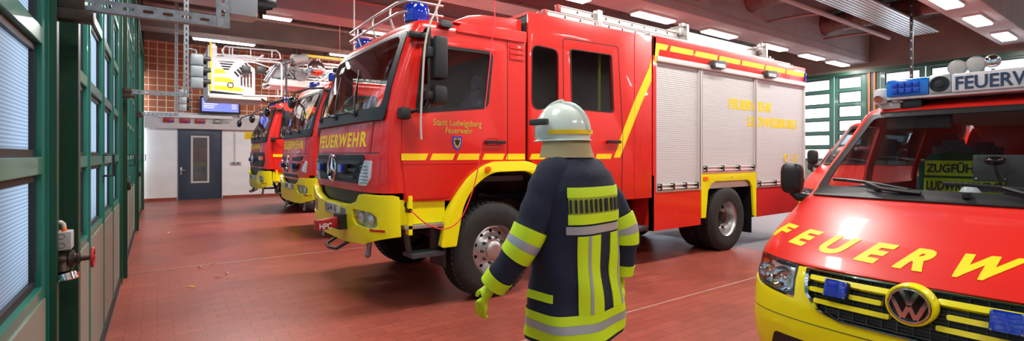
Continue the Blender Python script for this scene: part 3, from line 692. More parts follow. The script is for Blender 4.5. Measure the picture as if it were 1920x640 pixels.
def truck(name, label, X0, YC, style, dz=0):
    root = thing(name, label, 'fire truck', (X0, YC, 0), 'red and yellow fire trucks parked side by side')
    NS = -HWID
    side = lambda u, v, w: (u, NS-w, v)
    farside = lambda u, v, w: (u, HWID+w, v)
    XR = 1.56
    topz = 2.92
    # ---- cab skin, front
    t0, t1, z0, z1 = -.93, .93, 1.99, 2.83
    if style != 1: z1 = 2.78
    ph = phi_of(.93)
    hole = rpoly([(-ph, z0), (ph, z0), (ph*.93, z1), (-ph*.93, z1)], .09, 5)
    skin = LB().slab([rect(-1, 1, 1.22, 2.9), hole], -.0, .03, lambda u, v, w: mapPhi(u, v, w), lin(-.97, .97, 34), CUV)
    skin.build('cab_front', 'red', root)
    # roof rings
    rings_ = []
    for d, z in ((0, 2.895), (.006, 2.93), (.025, 2.965), (.06, 2.99), (.12, 3.01), (.25, 3.03), (.5, 3.05)):
        k = interp(CABF, 2.9)+d*1.15; w_ = HWID-d; r_ = []
        N = 40
        r_.append((XR, -w_, z))
        for i in range(N+1):
            a = -PI/2+PI*i/N; t = math.copysign(abs(math.sin(a))**(2/NE), a)
            r_.append((k+.15*(1-abs(math.cos(a))**(2/NE)), w_*t, z))
        r_.append((XR, w_, z)); rings_.append(r_)
    LB().rings(rings_, (False, True), closed=True).build('roof', 'red', root)
    if style == 1:   # raised rear of the roof
        pr = [(.62, 3.02), (.85, 3.13), (1.0, 3.165), (XR, 3.20), (XR, 3.02)]
        LB().slab([rpoly(pr, [0, .05, .1, 0, 0])], -1.18, 1.18, lambda u, v, w: (u, w*(1-.03*(v-3)), v)).build('roof_hump', 'red', root, bevel=.02)
        LB().slab([rpoly([(.62, 2.9), (XR, 2.9), (XR, 3.03), (.70, 3.0)], .02)], -.01, .02, side).build('roof_side_rail', 'red', root, bevel=.004)
    # ---- side plates with window and wheel arch edge
    fr = [(interp(CABF, z)+Dz(z), z) for z in (1.14, 1.4, 1.7, 1.95, 2.3, 2.6, 2.9)]
    arch = [(XR, 1.50), (1.10, 1.50), (.95, 1.45), (.80, 1.36), (.66, 1.20), (.58, 1.12)]
    win = [(.185, 2.04), (1.02, 2.13), (1.09, 2.72), (.27, 2.71)]
    outl = fr+[(XR, 2.9)]+arch
    for mp, nm in ((side, 'cab_side'), (farside, 'cab_side')):
        LB().slab([outl, rpoly(win, .05)], -.035, 0, mp).build(nm, 'red', root)
    # door on the near side, proud by a few mm, with black window seal and glass
    dfr = [(interp(CABF, z)+Dz(z)+o, z) for z, o in ((1.15, .012), (1.5, .012), (1.95, .02), (2.3, .03), (2.6, .05))]
    dout = dfr+[(.24, 2.79), (.34, 2.82), (1.22, 2.86), (1.295, 2.80), (1.29, 1.53), (1.08, 1.52), (.94, 1.47), (.78, 1.37), (.64, 1.21), (.56, 1.155)]
    for mp in (side, farside):
        dr = LB().slab([rpoly(dout, [.01, 0, 0, 0, 0, .06, .06, .06, .06, .02, .1, .1, .1, .1, .04]), rpoly([(.17, 2.02), (1.03, 2.115), (1.105, 2.74), (.26, 2.73)], [.04, .1, .08, .04])], 0, .009, mp).build('door', 'red', root, bevel=.003)
        LB().slab([rpoly([(.165, 2.015), (1.035, 2.11), (1.11, 2.745), (.255, 2.735)], [.04, .1, .08, .04]), rpoly([(.20, 2.05), (1.01, 2.14), (1.08, 2.71), (.29, 2.70)], [.03, .08, .06, .03])], -.006, .013, mp).build('window_seal', 'black', dr)
        LB().slab([rpoly([(.19, 2.04), (1.02, 2.13), (1.09, 2.72), (.28, 2.71)], .05)], -.012, -.007, mp).build('door_window', 'glass', dr)
        m = LB().slab([rrect(.97, 1.25, 1.722, 1.757, .015)], .03, .05, mp); 
        m.slab([rrect(.99, 1.03, 1.725, 1.754, .01)], 0, .03, mp).slab([rrect(1.19, 1.23, 1.725, 1.754, .01)], 0, .03, mp).build('door_handle', 'black', dr, bevel=.003)
        LB().slab([rrect(1.02, 1.17, 1.70, 1.79, .03), rrect(1.03, 1.16, 1.71, 1.78, .025)], .009, .013, mp).build('handle_recess', 'red_matt', dr)
        LB().slab([rect(.0, 1.27, 1.508, 1.513)], .009, .014, mp).build('swage_line', 'red', dr)
    LB().slab([rect(XR-.01, XR, 1.5, 2.85)], -1.22, 1.22, lambda u, v, w: (u, w, v)).build('cab_rear', 'grey_plastic', root)
    LB().box(.0, XR, -1.2, 1.2, 1.30, 1.36).build('cab_floor', 'black', root)
    # vents at the rear of the cab side
    if style == 1:
        vt = LB()
        for k in range(3): vt.slab([rrect(1.335, 1.53, 2.69+k*.062, 2.735+k*.062, .01)], 0, .012, side)
        vt.build('side_vent', 'red', root, bevel=.004)
        LB().slab([rect(1.30, 1.306, 1.53, 2.9)], 0, .005, side).build('panel_joint', 'black', root)
    # ---- windscreen: black surround with glass
    sur = LB()
    so = rpoly([(-1.185, 1.955), (1.185, 1.955), (1.165, 2.87 if style == 1 else 2.82), (-1.165, 2.87 if style == 1 else 2.82)], .08)
    sg_ = rpoly([(-1.10, 2.06), (1.10, 2.06), (1.085, 2.82 if style == 1 else 2.77), (-1.085, 2.82 if style == 1 else 2.77)], .12)
    sur.slab([so, sg_], .0, .012, mapFront, CUY, CUV)
    su = sur.build('windscreen_surround', 'black', root)
    LB().slab([sg_], -.004, .004, mapFront, CUY, CUV).build('windscreen', 'glass', su)
    cow = LB().slab([rpoly([(-1.19, 1.94), (1.19, 1.94), (1.19, 2.07), (-1.19, 2.07)], .03)], .01, .03, mapFront, CUY, CUV)
    cow.build('cowl', 'black', root, bevel=.004)
    wp = LB()
    for yy, s_ in ((-.55, 1), (.15, 1), (.85, 1)):
        a = Vector(mapFront(yy, 2.03, .05)); b = Vector(mapFront(yy+.30, 2.40, .03)); c = Vector(mapFront(yy-.28, 2.12, .03)); e = Vector(mapFront(yy+.42, 2.10, .03))
        wp.cyl(a, a+Vector((.04, 0, 0)), .035, .03, 14).tube([a, (a+e)/2+Vector((-.03, 0, .0)), e], .014, 8)
        wp.tube([a, Vector(mapFront(yy+.14, 2.22, .045)), Vector(mapFront(yy+.33, 2.46, .02))], .010, 6).tube([Vector(mapFront(yy+.10, 2.16, .022)), Vector(mapFront(yy+.26, 2.36, .018)), Vector(mapFront(yy+.42, 2.58, .018))], .008, 6)
        wp.tube([Vector(mapFront(yy+.10+q*.5, 2.065+abs(q-.5)*.01, .028)) for q in lin(-.25, 1, 8)], .011, 6)
    wp.build('wipers', 'black', root)
    # callsign on the glass
    if style == 1:
        LB().text('1/46', .12, .006, .009, lambda u, v, w: mapFront(u, v, w), bold=.03, u=0, v=0, sx=-1) if False else None
        LB().text('1/46', .115, .005, .008, lambda u, v, w: mapFront(.80-u*.95, 2.655+v, w), bold=.02, shear=.25).build('callsign', 'plate_white', su)
    # interior
    LB().slab([[(interp(CABF, 1.9)+.12, 1.36), (interp(CABF, 2.0)+.12, 2.03), (.30, 2.05), (.42, 1.95), (.42, 1.36)]], -1.12, 1.12, lambda u, v, w: (u, w, v)).build('dashboard', 'dash', root, bevel=.02)
    seat(root, .62, -.75, 1.55); seat(root, .62, .75, 1.55, nm='passenger_seat')
    m = LB(); cc = Vector((.52, -.72, 2.04)); ax = Vector((.55, 0, -.83)); e1 = Vector((0, 1, 0)); e2 = Vector((.83, 0, .55))
    m.tube([cc+(e1*math.cos(a)+e2*math.sin(a))*.22 for a in [2*PI*i/28 for i in range(28)]], .017, 8, closed=True)
    m.cyl(cc, cc+ax*.25, .03).cyl(cc-e1*.21, cc+e1*.21, .015)
    m.build('steering_wheel', 'black', root)
    # ---- front: red panel lettering, grille, lamps
    if style == 1:
        zt, sz, zb = 1.69, .20, 1.2
        gl = [(-.88, 1.60), (.88, 1.60), (.90, 1.50), (.70, 1.30), (-.70, 1.30), (-.90, 1.50)]
    elif style == 2:
        zt, sz = 1.72, .22; gl = [(-.42, 1.60), (.42, 1.60), (.42, 1.53), (-.42, 1.53)]
    else:
        zt, sz = 1.76, .18; gl = [(-1.13, 1.66), (1.13, 1.66), (1.15, 1.42), (1.05, 1.28), (-1.05, 1.28), (-1.15, 1.42)]
    LB().text('FEUERWEHR', sz*1.05, .0008, .0030, lambda u, v, w: mapFront(-u, zt+v, w), bold=.035, sx=1.28 if style == 1 else 1.15, align='CENTER', space=1.22, cu=None).build('front_lettering', 'yellow_foil', root)
    LB().slab([rect(-1.14, 1.14, 1.615, 1.622)], 0, .004, mapFront, CUY).build('panel_joint', 'black', root)
    LB().slab([rect(-1.0, -.994, 1.62, 1.95)], 0, .004, mapFront).slab([rect(.994, 1.0, 1.62, 1.95)], 0, .004, mapFront).build('panel_joint', 'black', root)
    if style == 1 or style == 3:
        g = LB().slab([rpoly(gl, .04)], -.01, .012, mapFront, CUY).build('grille', 'black', root, bevel=.003)
        b = LB()
        for z in ((1.345, 1.42, 1.50) if style == 1 else (1.34, 1.42)):
            w_ = .64 if z < 1.38 else .72 if z < 1.46 else .8
            b.slab([rrect(-w_, w_, z, z+.035, .012)], .012, .036, mapFront, CUY)
        b.build('grille_bar', 'grey_plastic', g, bevel=.004)
        m = LB()
        for k in range(60): m.slab([rect(-.8+k*.0268, -.8+k*.0268+.012, 1.555, 1.585)], .012, .016, mapFront)
        m.build('grille_mesh', 'grey_plastic', g, smooth=0)
    if style == 1:
        for sgn in (-1, 1):
            hp = [(sgn*.73, 1.50), (sgn*1.02, 1.535), (sgn*1.0, 1.31), (sgn*.74, 1.28)]
            h = LB().slab([rpoly([(sgn*.90, 1.545), (sgn*1.04, 1.54), (sgn*1.01, 1.36), (sgn*.93, 1.285), (sgn*.74, 1.285), (sgn*.78, 1.38)], .03)], -.01, .014, mapFront, CUY).build('upper_headlamp', 'lamp_clear', root, bevel=.005)
            b = LB()
            for k in range(6): b.slab([rect(*sorted((sgn*(.80), sgn*(.98))), 1.31+k*.034, 1.318+k*.034)], .014, .018, mapFront, CUY)
            b.build('lens_rib', 'zinc', h)
        star_badge(root, 0, 1.455, .145)
        lamps_y = ((-.42, 1.45), (.42, 1.45))
    elif style == 2:
        g = LB()
        for sgn in (-1, 1):
            g.slab([rpoly([(sgn*.20, 1.54), (sgn*.93, 1.58), (sgn*.86, 1.50), (sgn*.22, 1.42)], .02)], -.005, .012, mapFront, CUY)
            g.slab([rpoly([(sgn*.20, 1.36), (sgn*.72, 1.42), (sgn*.62, 1.30), (sgn*.26, 1.25)], .02)], -.005, .012, mapFront, CUY)
        g.slab([rrect(-.6, .6, 1.16, 1.22, .02)], -.005, .012, mapFront, CUY)
        g.build('grille', 'black', root, bevel=.003)
        b = LB().slab([rrect(-.9, .9, 1.445, 1.475, .01)], .01, .03, mapFront, CUY).build('grille_bar', 'red', root, bevel=.005)
        star_badge(root, 0, 1.44, .135)
        for sgn in (-1, 1):
            LB().slab([rpoly([(sgn*.86, 1.30), (sgn*1.07, 1.50), (sgn*1.10, 1.44), (sgn*1.06, 1.26)], .03)], -.01, .015, mapFront, CUY).build('upper_headlamp', 'lamp_clear', root, bevel=.005)
        lamps_y = ((-.5, 1.38), (.5, 1.38))
        LB().text('Axor', .07, .004, .007, lambda u, v, w: mapFront(-.55-u, 1.63+v, w), shear=.3).build('model_badge', 'chrome', root)
    else:
        for sgn in (-1, 1):
            LB().slab([rrect(*sorted((sgn*.74, sgn*1.08)), 1.46, 1.56, .02)], .01, .03, mapFront, CUY).build('indicator', 'amber', root, bevel=.005)
        star_badge(root, 0, 1.5, .15)
        lamps_y = ((-.36, 1.46), (.36, 1.46))
        LB().text('Atego', .09, .004, .007, lambda u, v, w: mapFront(-.60-u, 1.68+v, w), shear=.3).build('model_badge', 'chrome', root)
    for yy, zz in lamps_y:
        b = LB().slab([rrect(yy-.07, yy+.07, zz-.05, zz+.055, .012)], .03, .075, mapFront).build('front_blue_light', 'black', root, bevel=.005)
        LB().slab([rrect(yy-.062, yy+.062, zz-.042, zz+.047, .012)], .07, .10, mapFront).build('blue_lens', 'blue_lens', b, bevel=.008)
    # chassis between cab and bumper
    LB().slab([rect(-1.0, 1.0, .95, 1.25)], -.12, -.05, mapFront, CUY).build('front_crossmember', 'black', root)
    if style != 1:
        LB().slab([rpoly([(-1.15, 1.24), (1.15, 1.24), (1.1, 1.12), (-1.1, 1.12)], .02)], -.02, .006, mapFront, CUY).build('lower_apron', 'red' if style == 2 else 'black', root)
    # ---- bumper
    if style == 1:
        bo = [(-1.249, .80), (-.9, .70), (-.4, .66), (.4, .66), (.9, .70), (1.249, .80), (1.249, 1.20), (.86, 1.20), (.78, 1.12), (.5, 1.06), (-.5, 1.06), (-.78, 1.12), (-.86, 1.20), (-1.249, 1.20)]
    else:
        bo = [(-1.249, .78), (-.9, .70), (-.4, .68), (.4, .68), (.9, .70), (1.249, .78), (1.249, 1.17), (.86, 1.17), (.74, 1.08), (.5, 1.02), (-.5, 1.02), (-.74, 1.08), (-.86, 1.17), (-1.249, 1.17)]
    def fog(s_): return rpoly([(s_*.68, 1.045), (s_*1.06, 1.035), (s_*1.14, .99), (s_*1.14, .90), (s_*1.06, .865), (s_*.76, .88), (s_*.68, .93)], .03)
    bp = LB().slab([rpoly(bo, [0, .1, .1, .1, .1, 0, .02, .05, .05, .1, .1, .05, .05, .02]), fog(-1), fog(1)], -.03, .055, mapFront, CUY+[-1.22, -1.235, 1.22, 1.235], lin(.7, 1.2, 8)).build('bumper', 'yellow', root, bevel=.012)
    for mp, s_ in ((side, -1), (farside, 1)):
        LB().slab([rpoly([(.09, .80), (.13, .80), (.13, 1.19), (.09, 1.19)], .01), ], -.05, .03, mp).build('bumper_end', 'yellow', bp, bevel=.01)
    for s_ in (-1, 1):
        LB().slab([fog(s_)], -.015, -.005, mapFront, CUY).build('lamp_bowl', 'lamp_clear', bp)
        m = LB()
        for yy in (.80, 1.0):
            c = mapFront(s_*yy, .955, .01); m.ball(c, .03, .075, .062, 16, 10)
        m.build('headlamp_reflector', 'lamp_clear', bp)
        LB().slab([fog(s_)], .04, .046, mapFront, CUY).build('headlamp_glass', 'glass', bp)
        LB().slab([rrect(*sorted((s_*1.04, s_*1.2)), .845, .868, .004)], .056, .059, mapFront, CUY).build('reflector_strip', 'red_matt', bp)
    # number plate
    LB().slab([rrect(-.26, .26, .93, 1.045, .012)], .058, .066, mapFront).build('number_plate', 'plate_white', bp)
    pb = LB().slab([rect(-.257, .257, .933, 1.042), rect(-.25, .25, .94, 1.035)], .066, .068, mapFront)
    reg = {1: 'LB-FW 143', 2: 'LB-FW', 3: 'LB-FW'}[style]
    pb.text(reg, .105, .066, .068, lambda u, v, w: mapFront(.205-u, .952+v, w), bold=.02, sx=.78).build('plate_lettering', 'black', bp)
    LB().slab([rect(.222, .256, .934, 1.041)], .066, .069, mapFront).build('plate_band', 'blue_paint', bp)
    LB().slab([rrect(-.48, -.32, .94, 1.03, .01)], .056, .066, mapFront).build('small_plate', 'zinc', bp)
    LB().tube([(-.22, -.42, .66), (-.36, -.40, .585), (-.38, -.2, .575), (-.36, -.02, .585), (-.22, 0, .66)], .018, 10).build('folding_step', 'black', root)
    for yy in (-.82, .82):
        LB().tube([(-.14, yy, .73), (-.15, yy, .62), (-.16, yy, .57)], [.028, .026, .03], 10).ball((-.16, yy, .565), .032).build('tow_hook', 'zinc', root)
    if style == 1:
        # red strap cover with letters HPC
        h = LB().box(-.36, -.27, -.50, -.30, .80, .96).build('hitch_bracket', 'black', root)
        c = LB().rings([[(-.36, -.46+a, .83+b) for a, b in ((0, 0), (.13, 0), (.13, .10), (0, .10))], [(-.50, -.44+a, .80+b) for a, b in ((0, 0), (.17, -.01), (.16, .10), (0, .11))], [(-.56, -.43+a, .80+b) for a, b in ((0, 0), (.16, -.01), (.15, .10), (0, .11))]]).build('cable_cover', 'handwheel', root, bevel=.008)
    # ---- wheel arch (yellow)
    oa = [(.44, .64), (.50, .98), (.62, 1.18), (.78, 1.37), (.94, 1.47), (1.08, 1.525), (1.60, 1.53), (1.80, 1.42), (1.92, 1.20), (1.97, 1.0)]
    ia = [(1.89, 1.0), (1.84, 1.12), (1.75, 1.30), (1.58, 1.415), (1.10, 1.41), (.94, 1.34), (.80, 1.22), (.70, 1.05), (.62, .64)]
    for mp in (side, farside):
        wa = LB().slab([rpoly(oa+ia, [.03, 9, 9, 9, 9, 9, 9, 9, 9, 0, 0, 9, 9, 9, 9, 9, 9, 9, .02])], -.03, .045, mp).build('wheel_arch', 'yellow', root, bevel=.012)
        LB().lathe([(.036, .045), (.036, .06), (.028, .075)], (1.0-.02, 0, 0), 'y', 20, (True, True)) if False else None
        m = LB().slab([circ(1.0, 1.44, .034, 20)], .045, .075, mp).build('marker_lamp', 'amber', wa, bevel=.01)
        ib = [(a[0], a[1]) for a in ia[1:-1]]
    # liner inside the arch
    LB().slab([[(.62, .7), (.70, 1.05), (.80, 1.22), (.94, 1.34), (1.10, 1.41), (1.58, 1.41), (1.75, 1.30), (1.84, 1.12), (1.88, 1.12), (1.78, 1.34), (1.6, 1.45), (1.08, 1.45), (.9, 1.37), (.76, 1.25), (.66, 1.07), (.58, .7)]], -1.22, 1.22, lambda u, v, w: (u, w, v)).build('arch_liner', 'black', root)
    # yellow panel, steps, mud flap
    for mp, s_ in ((side, -1), (farside, 1)):
        LB().slab([rect(.02, .52, .90, 1.15)], -.06, -.03, mp).build('step_panel', 'yellow', root)
        sb = LB().slab([rrect(.05, .52, .86, .895, .01)], -.30, .03, mp).build('upper_step', 'alu', root, bevel=.004)
        f = LB()
        for (a, b) in ((.10, .14), (.42, .46)): f.slab([[(a, .86), (a+.05, .56), (b+.05, .56), (b, .86)]], -.16, -.10, mp)
        f.slab([rrect(.14, .50, .555, .595, .01)], -.24, 0, mp).build('lower_step', 'grey_plastic', root, bevel=.004)
        tr = LB()
        for i in range(8):
            for j in range(3): tr.slab([[(.18+i*.036, 0), (.195+i*.036, .01), (.21+i*.036, 0), (.195+i*.036, -.01)]], .595, .599, lambda u, v, w, j=j: (u, s_*(HWID-.05-j*.06)+v, w))
        for i in range(12):
            for j in range(4): tr.slab([[(.08+i*.036, 0), (.095+i*.036, .01), (.11+i*.036, 0), (.095+i*.036, -.01)]], .895, .899, lambda u, v, w, j=j: (u, s_*(HWID+.0-j*.06)+v, w))
        tr.build('tread_pattern', 'zinc', sb, smooth=0)
        LB().slab([rrect(.50, .53, .42, .85, .01)], -.34, -.02, mp).build('mud_flap', 'black', root)
    # stripes on the cab side
    st = LB()
    for a, b in ((.02, .30), (.33, .61), (.64, .93), (.96, 1.25)):
        st.slab([[(a, 1.545), (b-.02, 1.545), (b+.012, 1.612), (a+.03 if a > .1 else a, 1.612)]], .009, .012, side)
    st.slab([[(1.27, 1.545), (1.295, 1.545), (1.295, 1.612), (1.30, 1.612)]], .009, .012, side)
    st.slab([rect(1.31, 1.55, 1.545, 1.612)], 0, .003, side)
    st.build('side_stripe', 'yellow_foil', root)
    # mirrors
    for s_ in (-1, 1):
        y = s_*1.45; q = lambda dx, dy, z: (dx, s_*(1.25+dy), z)
        arm = LB().tube([q(.26, .0, 2.80), q(.24, .10, 2.86), q(.23, .20, 2.84), q(.225, .21, 2.70), q(.225, .21, 2.16), q(.20, .19, 2.06), q(.09, .1, 2.02), q(.06, 0.0, 2.02)], .017, 10).build('mirror_arm', 'black', root)
        LB().cbox(.25, .40, min(y-.09, y+.09), max(y-.09, y+.09), 2.34, 2.77, .045).build('main_mirror', 'grey_plastic' if False else 'black', arm)
        LB().cbox(.25, .39, min(y-.09, y+.07), max(y-.09, y+.07), 2.09, 2.28, .04).build('wide_angle_mirror', 'black', arm)
        LB().cbox(.19, .30, y-.05, y+.03, 2.55, 2.65, .015).build('mirror_clamp', 'black', arm)
        LB().cbox(.19, .30, y-.05, y+.03, 2.14, 2.22, .015).build('mirror_clamp', 'black', arm)
        LB().cbox(-.05, .06, s_*1.36-.06, s_*1.36+.06, 1.94, 2.06, .03).build('mirror_joint', 'black', arm)
        LB().cbox(.08, .30, min(s_*1.25, s_*1.33), max(s_*1.25, s_*1.33), 2.76, 2.83, .03).build('grab_cap', 'black', root)
    # wheels
    R_ = .53
    for s_ in (-1, 1): wheel(root, 1.14, s_*1.235, R_, steer=True, name='front_wheel')
    LB().cyl((1.14, -1.0, .53), (1.14, 1.0, .53), .09).box(.5, 8.3, -.45, -.35, .75, 1.0).box(.5, 8.3, .35, .45, .75, 1.0).build('chassis', 'black', root, smooth=40)
    LB().cbox(.35, 1.5, -.35, .35, .65, 1.25, .08).build('engine', 'black', root)
    return root, side, farside
def mirror_pod(): pass

# ---------------------------------------------------------------- truck 1, the near pumper
X0, YC = 1.93, 5.85
T1, side, farside = truck('fire_truck', 'largest red fire truck, nearest, with crew cab and white roller shutters along its side', X0, YC, 1)
def P(px, py): x, z = onY(px, py, YC-HWID); return (x-X0, z)      # photo point on the near side plane
# fog: city lettering and crest on the door
LB().text('Stadt Ludwigsburg', .093, .010, .013, side, bold=.02, align='CENTER', u=.655, v=1.905, sx=.80, space=1.05).text('Feuerwehr', .088, .010, .013, side, bold=.02, align='CENTER', u=.665, v=1.825, sx=.80, space=1.05).build('door_lettering', 'gold', T1)
cr = [(.59, 1.80), (.64, 1.79), (.70, 1.80), (.703, 1.72), (.68, 1.67), (.645, 1.645), (.61, 1.67), (.587, 1.72)]
sh = LB().slab([rpoly(cr, .012)], .010, .014, side).build('crest', 'blue_paint', T1)
cr2 = [(.645+(a-.645)*.72, 1.725+(b-1.725)*.72) for a, b in cr]
LB().slab([rpoly(cr2, .01)], .014, .016, side).build('crest_field', 'gold', sh)
eg = [(.645, 1.775), (.655, 1.765), (.652, 1.75), (.67, 1.765), (.678, 1.74), (.665, 1.725), (.672, 1.705), (.655, 1.71), (.65, 1.69), (.64, 1.69), (.635, 1.71), (.618, 1.705), (.625, 1.725), (.612, 1.74), (.62, 1.765), (.638, 1.75), (.635, 1.765)]
LB().slab([eg], .016, .018, side).build('crest_eagle', 'black', sh)
LB().text('HPC', .085, 0, .003, lambda u, v, w: (-.55+u*.8, -.449-w, .815+v), bold=.02).build('cover_lettering', 'plate_white', T1)
# charging socket
so = LB().lathe([(.035, -.07), (.035, -.055), (.02, -.05)], (.10, -1.16, 1.10), 'y', 16, (True, True)).build('charging_socket', 'black', T1)
LB().lathe([(.022, -.12), (.028, -.10), (.03, -.06), (.02, -.03)], (.105, -1.16, 1.045), 'y', 16, (True, True)).build('plug', 'brass_dark', so)
# roof marker lamp
LB().slab([rpoly([(.42, 2.94), (.44, 2.985), (.52, 2.99), (.575, 2.95), (.56, 2.92), (.44, 2.92)], .01)], 0, .07, side).build('side_marker_light', 'grey_plastic', T1, bevel=.01)
# beacons and roof bars
beacon(T1, .36, -.88, 3.02, .135, .20); beacon(T1, .40, .88, 3.02, .125, .16)
m = LB()
for z in (3.13, 3.245):
    zz = z
    pts = [(.55, .98, zz), (.30, .98, zz), (.22, .94, zz), (.19, .85, zz), (.17, 0, zz), (.18, -.78, zz), (.22, -.90, zz), (.30, -.945, zz), (.56, -.95, zz), (.64, -.95, zz)]
    m.tube(pts, .0145, 10)
for yy in (-.55, .0, .55): m.tube([(.19, yy, 3.25), (.185, yy, 3.13), (.24, yy-.02, 2.98)], .012, 8)
for x, yy in ((.56, -.95), (.5, .98)): m.tube([(x, yy, 3.245), (x, yy, 3.13), (x+.04, yy*.97, 3.0)], .012, 8)
m.build('roof_guard_rail', 'alu', T1)
m = LB()
for yy in (.15, .3): m.lathe([(.03, 0), (.03, .02), (.035, .05), (.07, .10)], (.45, yy, 3.13), 'x', 16)
m.box(.4, .5, .05, .45, 3.04, 3.12).build('air_horn', 'chrome', T1)

# ---- crew compartment
c0, c1 = P(990, 0)[0], P(1222, 0)[0]           # 1.60 .. 3.83
c0, c1 = 1.60, 3.83
w1 = rpoly([P(998, 84), P(1046, 95), P(1046, 200), P(998, 206)], [.1, .1, .1, .12])
w2 = rpoly([P(1070, 93), P(1146, 104), P(1150, 210), P(1074, 203)], .05)
crewout = [(c0, 1.54), (c0, 3.27), (2.4, 3.285), (3.2, 3.29), (c1, 3.30), (c1, .985), (1.98, .99), (1.97, 1.0), (1.92, 1.22), (1.80, 1.44), (1.62, 1.54)]
cs = LB().slab([crewout, w1, w2], -.04, 0, side).build('crew_cab_side', 'red', T1, bevel=.006)
LB().slab([crewout], -.04, 0, farside).build('crew_cab_side', 'red', T1)
LB().box(c0, c1, -1.23, 1.23, 3.24, 3.29).build('crew_cab_roof', 'red', T1)
LB().box(c0, c0+.02, -1.22, 1.22, 1.5, 3.25).box(c1-.02, c1, -1.22, 1.22, 1.0, 3.25).build('crew_cab_bulkhead', 'grey_plastic', T1)
LB().box(1.95, c1, -1.22, 1.22, .99, 1.03).build('crew_cab_floor', 'black', T1)
for y in (-.7, 0, .7): seat(T1, 2.9, y, 1.55, nm='crew_seat')
for k, w in enumerate((w1, w2)):
    cx = sum(p[0] for p in w)/len(w); cy = sum(p[1] for p in w)/len(w)
    big = [(cx+(p[0]-cx)*1.045, cy+(p[1]-cy)*1.03) for p in w]
    LB().slab([big, w], -.01, .006, side).build('window_seal', 'black', cs)
    LB().slab([[(cx+(p[0]-cx)*1.02, cy+(p[1]-cy)*1.01) for p in w]], -.02, -.014, side).build('crew_window', 'glass_dark', cs)
do = rpoly([P(1055, 71), P(1159, 87), P(1168, 250), P(1166, 372), P(1058, 372)], [.06, .06, 0, .02, .02])
cx = sum(p[0] for p in do)/len(do); cy = sum(p[1] for p in do)/len(do)
do2 = [(cx+(p[0]-cx)*.985, cy+(p[1]-cy)*.993) for p in do]
LB().slab([do, do2], -.002, .004, side).build('door_gap', 'black', cs)
a, b = P(1135, 268), P(1165, 265)
z = (a[1]+b[1])/2
LB().slab([rrect(a[0], a[0]+.26, z-.02, z+.02, .015)], .03, .05, side).slab([rrect(a[0]+.02, a[0]+.06, z-.015, z+.015, .01)], 0, .03, side).slab([rrect(a[0]+.2, a[0]+.24, z-.015, z+.015, .01)], 0, .03, side).build('crew_door_handle', 'black', cs, bevel=.003)
a, b = P(1132, 102), P(1138, 208)
LB().cyl((a[0]+.05, -1.12, 2.0), (a[0]+.05, -1.12, 3.1), .02).build('grab_pole', 'yellow', T1)
m = LB().slab([[P(1217, 127), P(1221, 108), P(1221, 152), P(1200, 200), P(1182, 246), P(1162, 296), P(1151, 296), P(1170, 240), P(1189, 191)]], 0, .003, side)
for a, b in ((1.62, 1.87), (1.93, 2.30), (2.34, 2.66), (2.70, 3.0)):
    m.slab([[(a, 1.545), (b-.02, 1.545), (b+.01, 1.612), (a+.03, 1.612)]], 0, .003, side)
m.build('crew_stripe', 'yellow_foil', T1)
LB().slab([rrect(3.42, 3.60, 1.55, 1.90, .02), rrect(3.425, 3.595, 1.555, 1.895, .02)], 0, .002, side).slab([circ(3.52, 1.84, .012, 12)], 0, .006, side).build('service_flap', 'red_matt', cs)
LB().box(3.46, 3.465, -1.254, -1.25, 1.0, 3.28).build('panel_joint', 'red_matt', cs)
# under the crew cab: step locker, exhaust, reflectors
LB().cbox(2.55, 3.35, -1.22, -.75, .50, .78, .02).build('tread_step_box', 'alu', T1)
tr = LB()
for i in range(20):
    for j in range(6): tr.slab([[(2.58+i*.038, .53+j*.042), (2.592+i*.038, .545+j*.042), (2.604+i*.038, .53+j*.042), (2.592+i*.038, .515+j*.042)]], 0, .004, lambda u, v, w: (u, -1.22-w, v))
for i in range(20):
    for j in range(5): tr.slab([[(2.58+i*.038, -1.18+j*.05), (2.592+i*.038, -1.165+j*.05), (2.604+i*.038, -1.18+j*.05), (2.592+i*.038, -1.195+j*.05)]], .78, .784, lambda u, v, w: (u, v, w))
tr.build('tread_pattern', 'zinc', T1, smooth=0)
LB().box(2.2, 3.8, -.9, -.6, .75, 1.0).build('under_frame', 'black', T1)
LB().cyl((3.45, -1.18, .62), (3.45, -.6, .62), .07).build('exhaust_pipe', 'zinc', T1)
LB().cbox(3.5, 3.56, -1.1, -1.06, .72, .84, .01).build('side_reflector', 'red_lens', T1)
LB().tube([(3.62, -1.15, .62), (3.62, -1.15, .30)], .012, 6).tube([(3.68, -1.15, .62), (3.68, -1.15, .36), (3.68, -1.15, .30)], .014, 6).build('snow_chain_link', 'black', T1)
LB().cyl((3.55, -1.2, .56), (3.95, -1.1, .52), .045).build('pipe_outlet', 'grey_plastic', T1)

# ---- equipment body
b0, b1 = 3.86, 8.54
core = LB().box(b0, b1, -1.20, 1.25, 1.30, 3.29).box(b0, b1, -.85, .85, 1.0, 1.32).build('equipment_body', 'red', T1, bevel=.006)
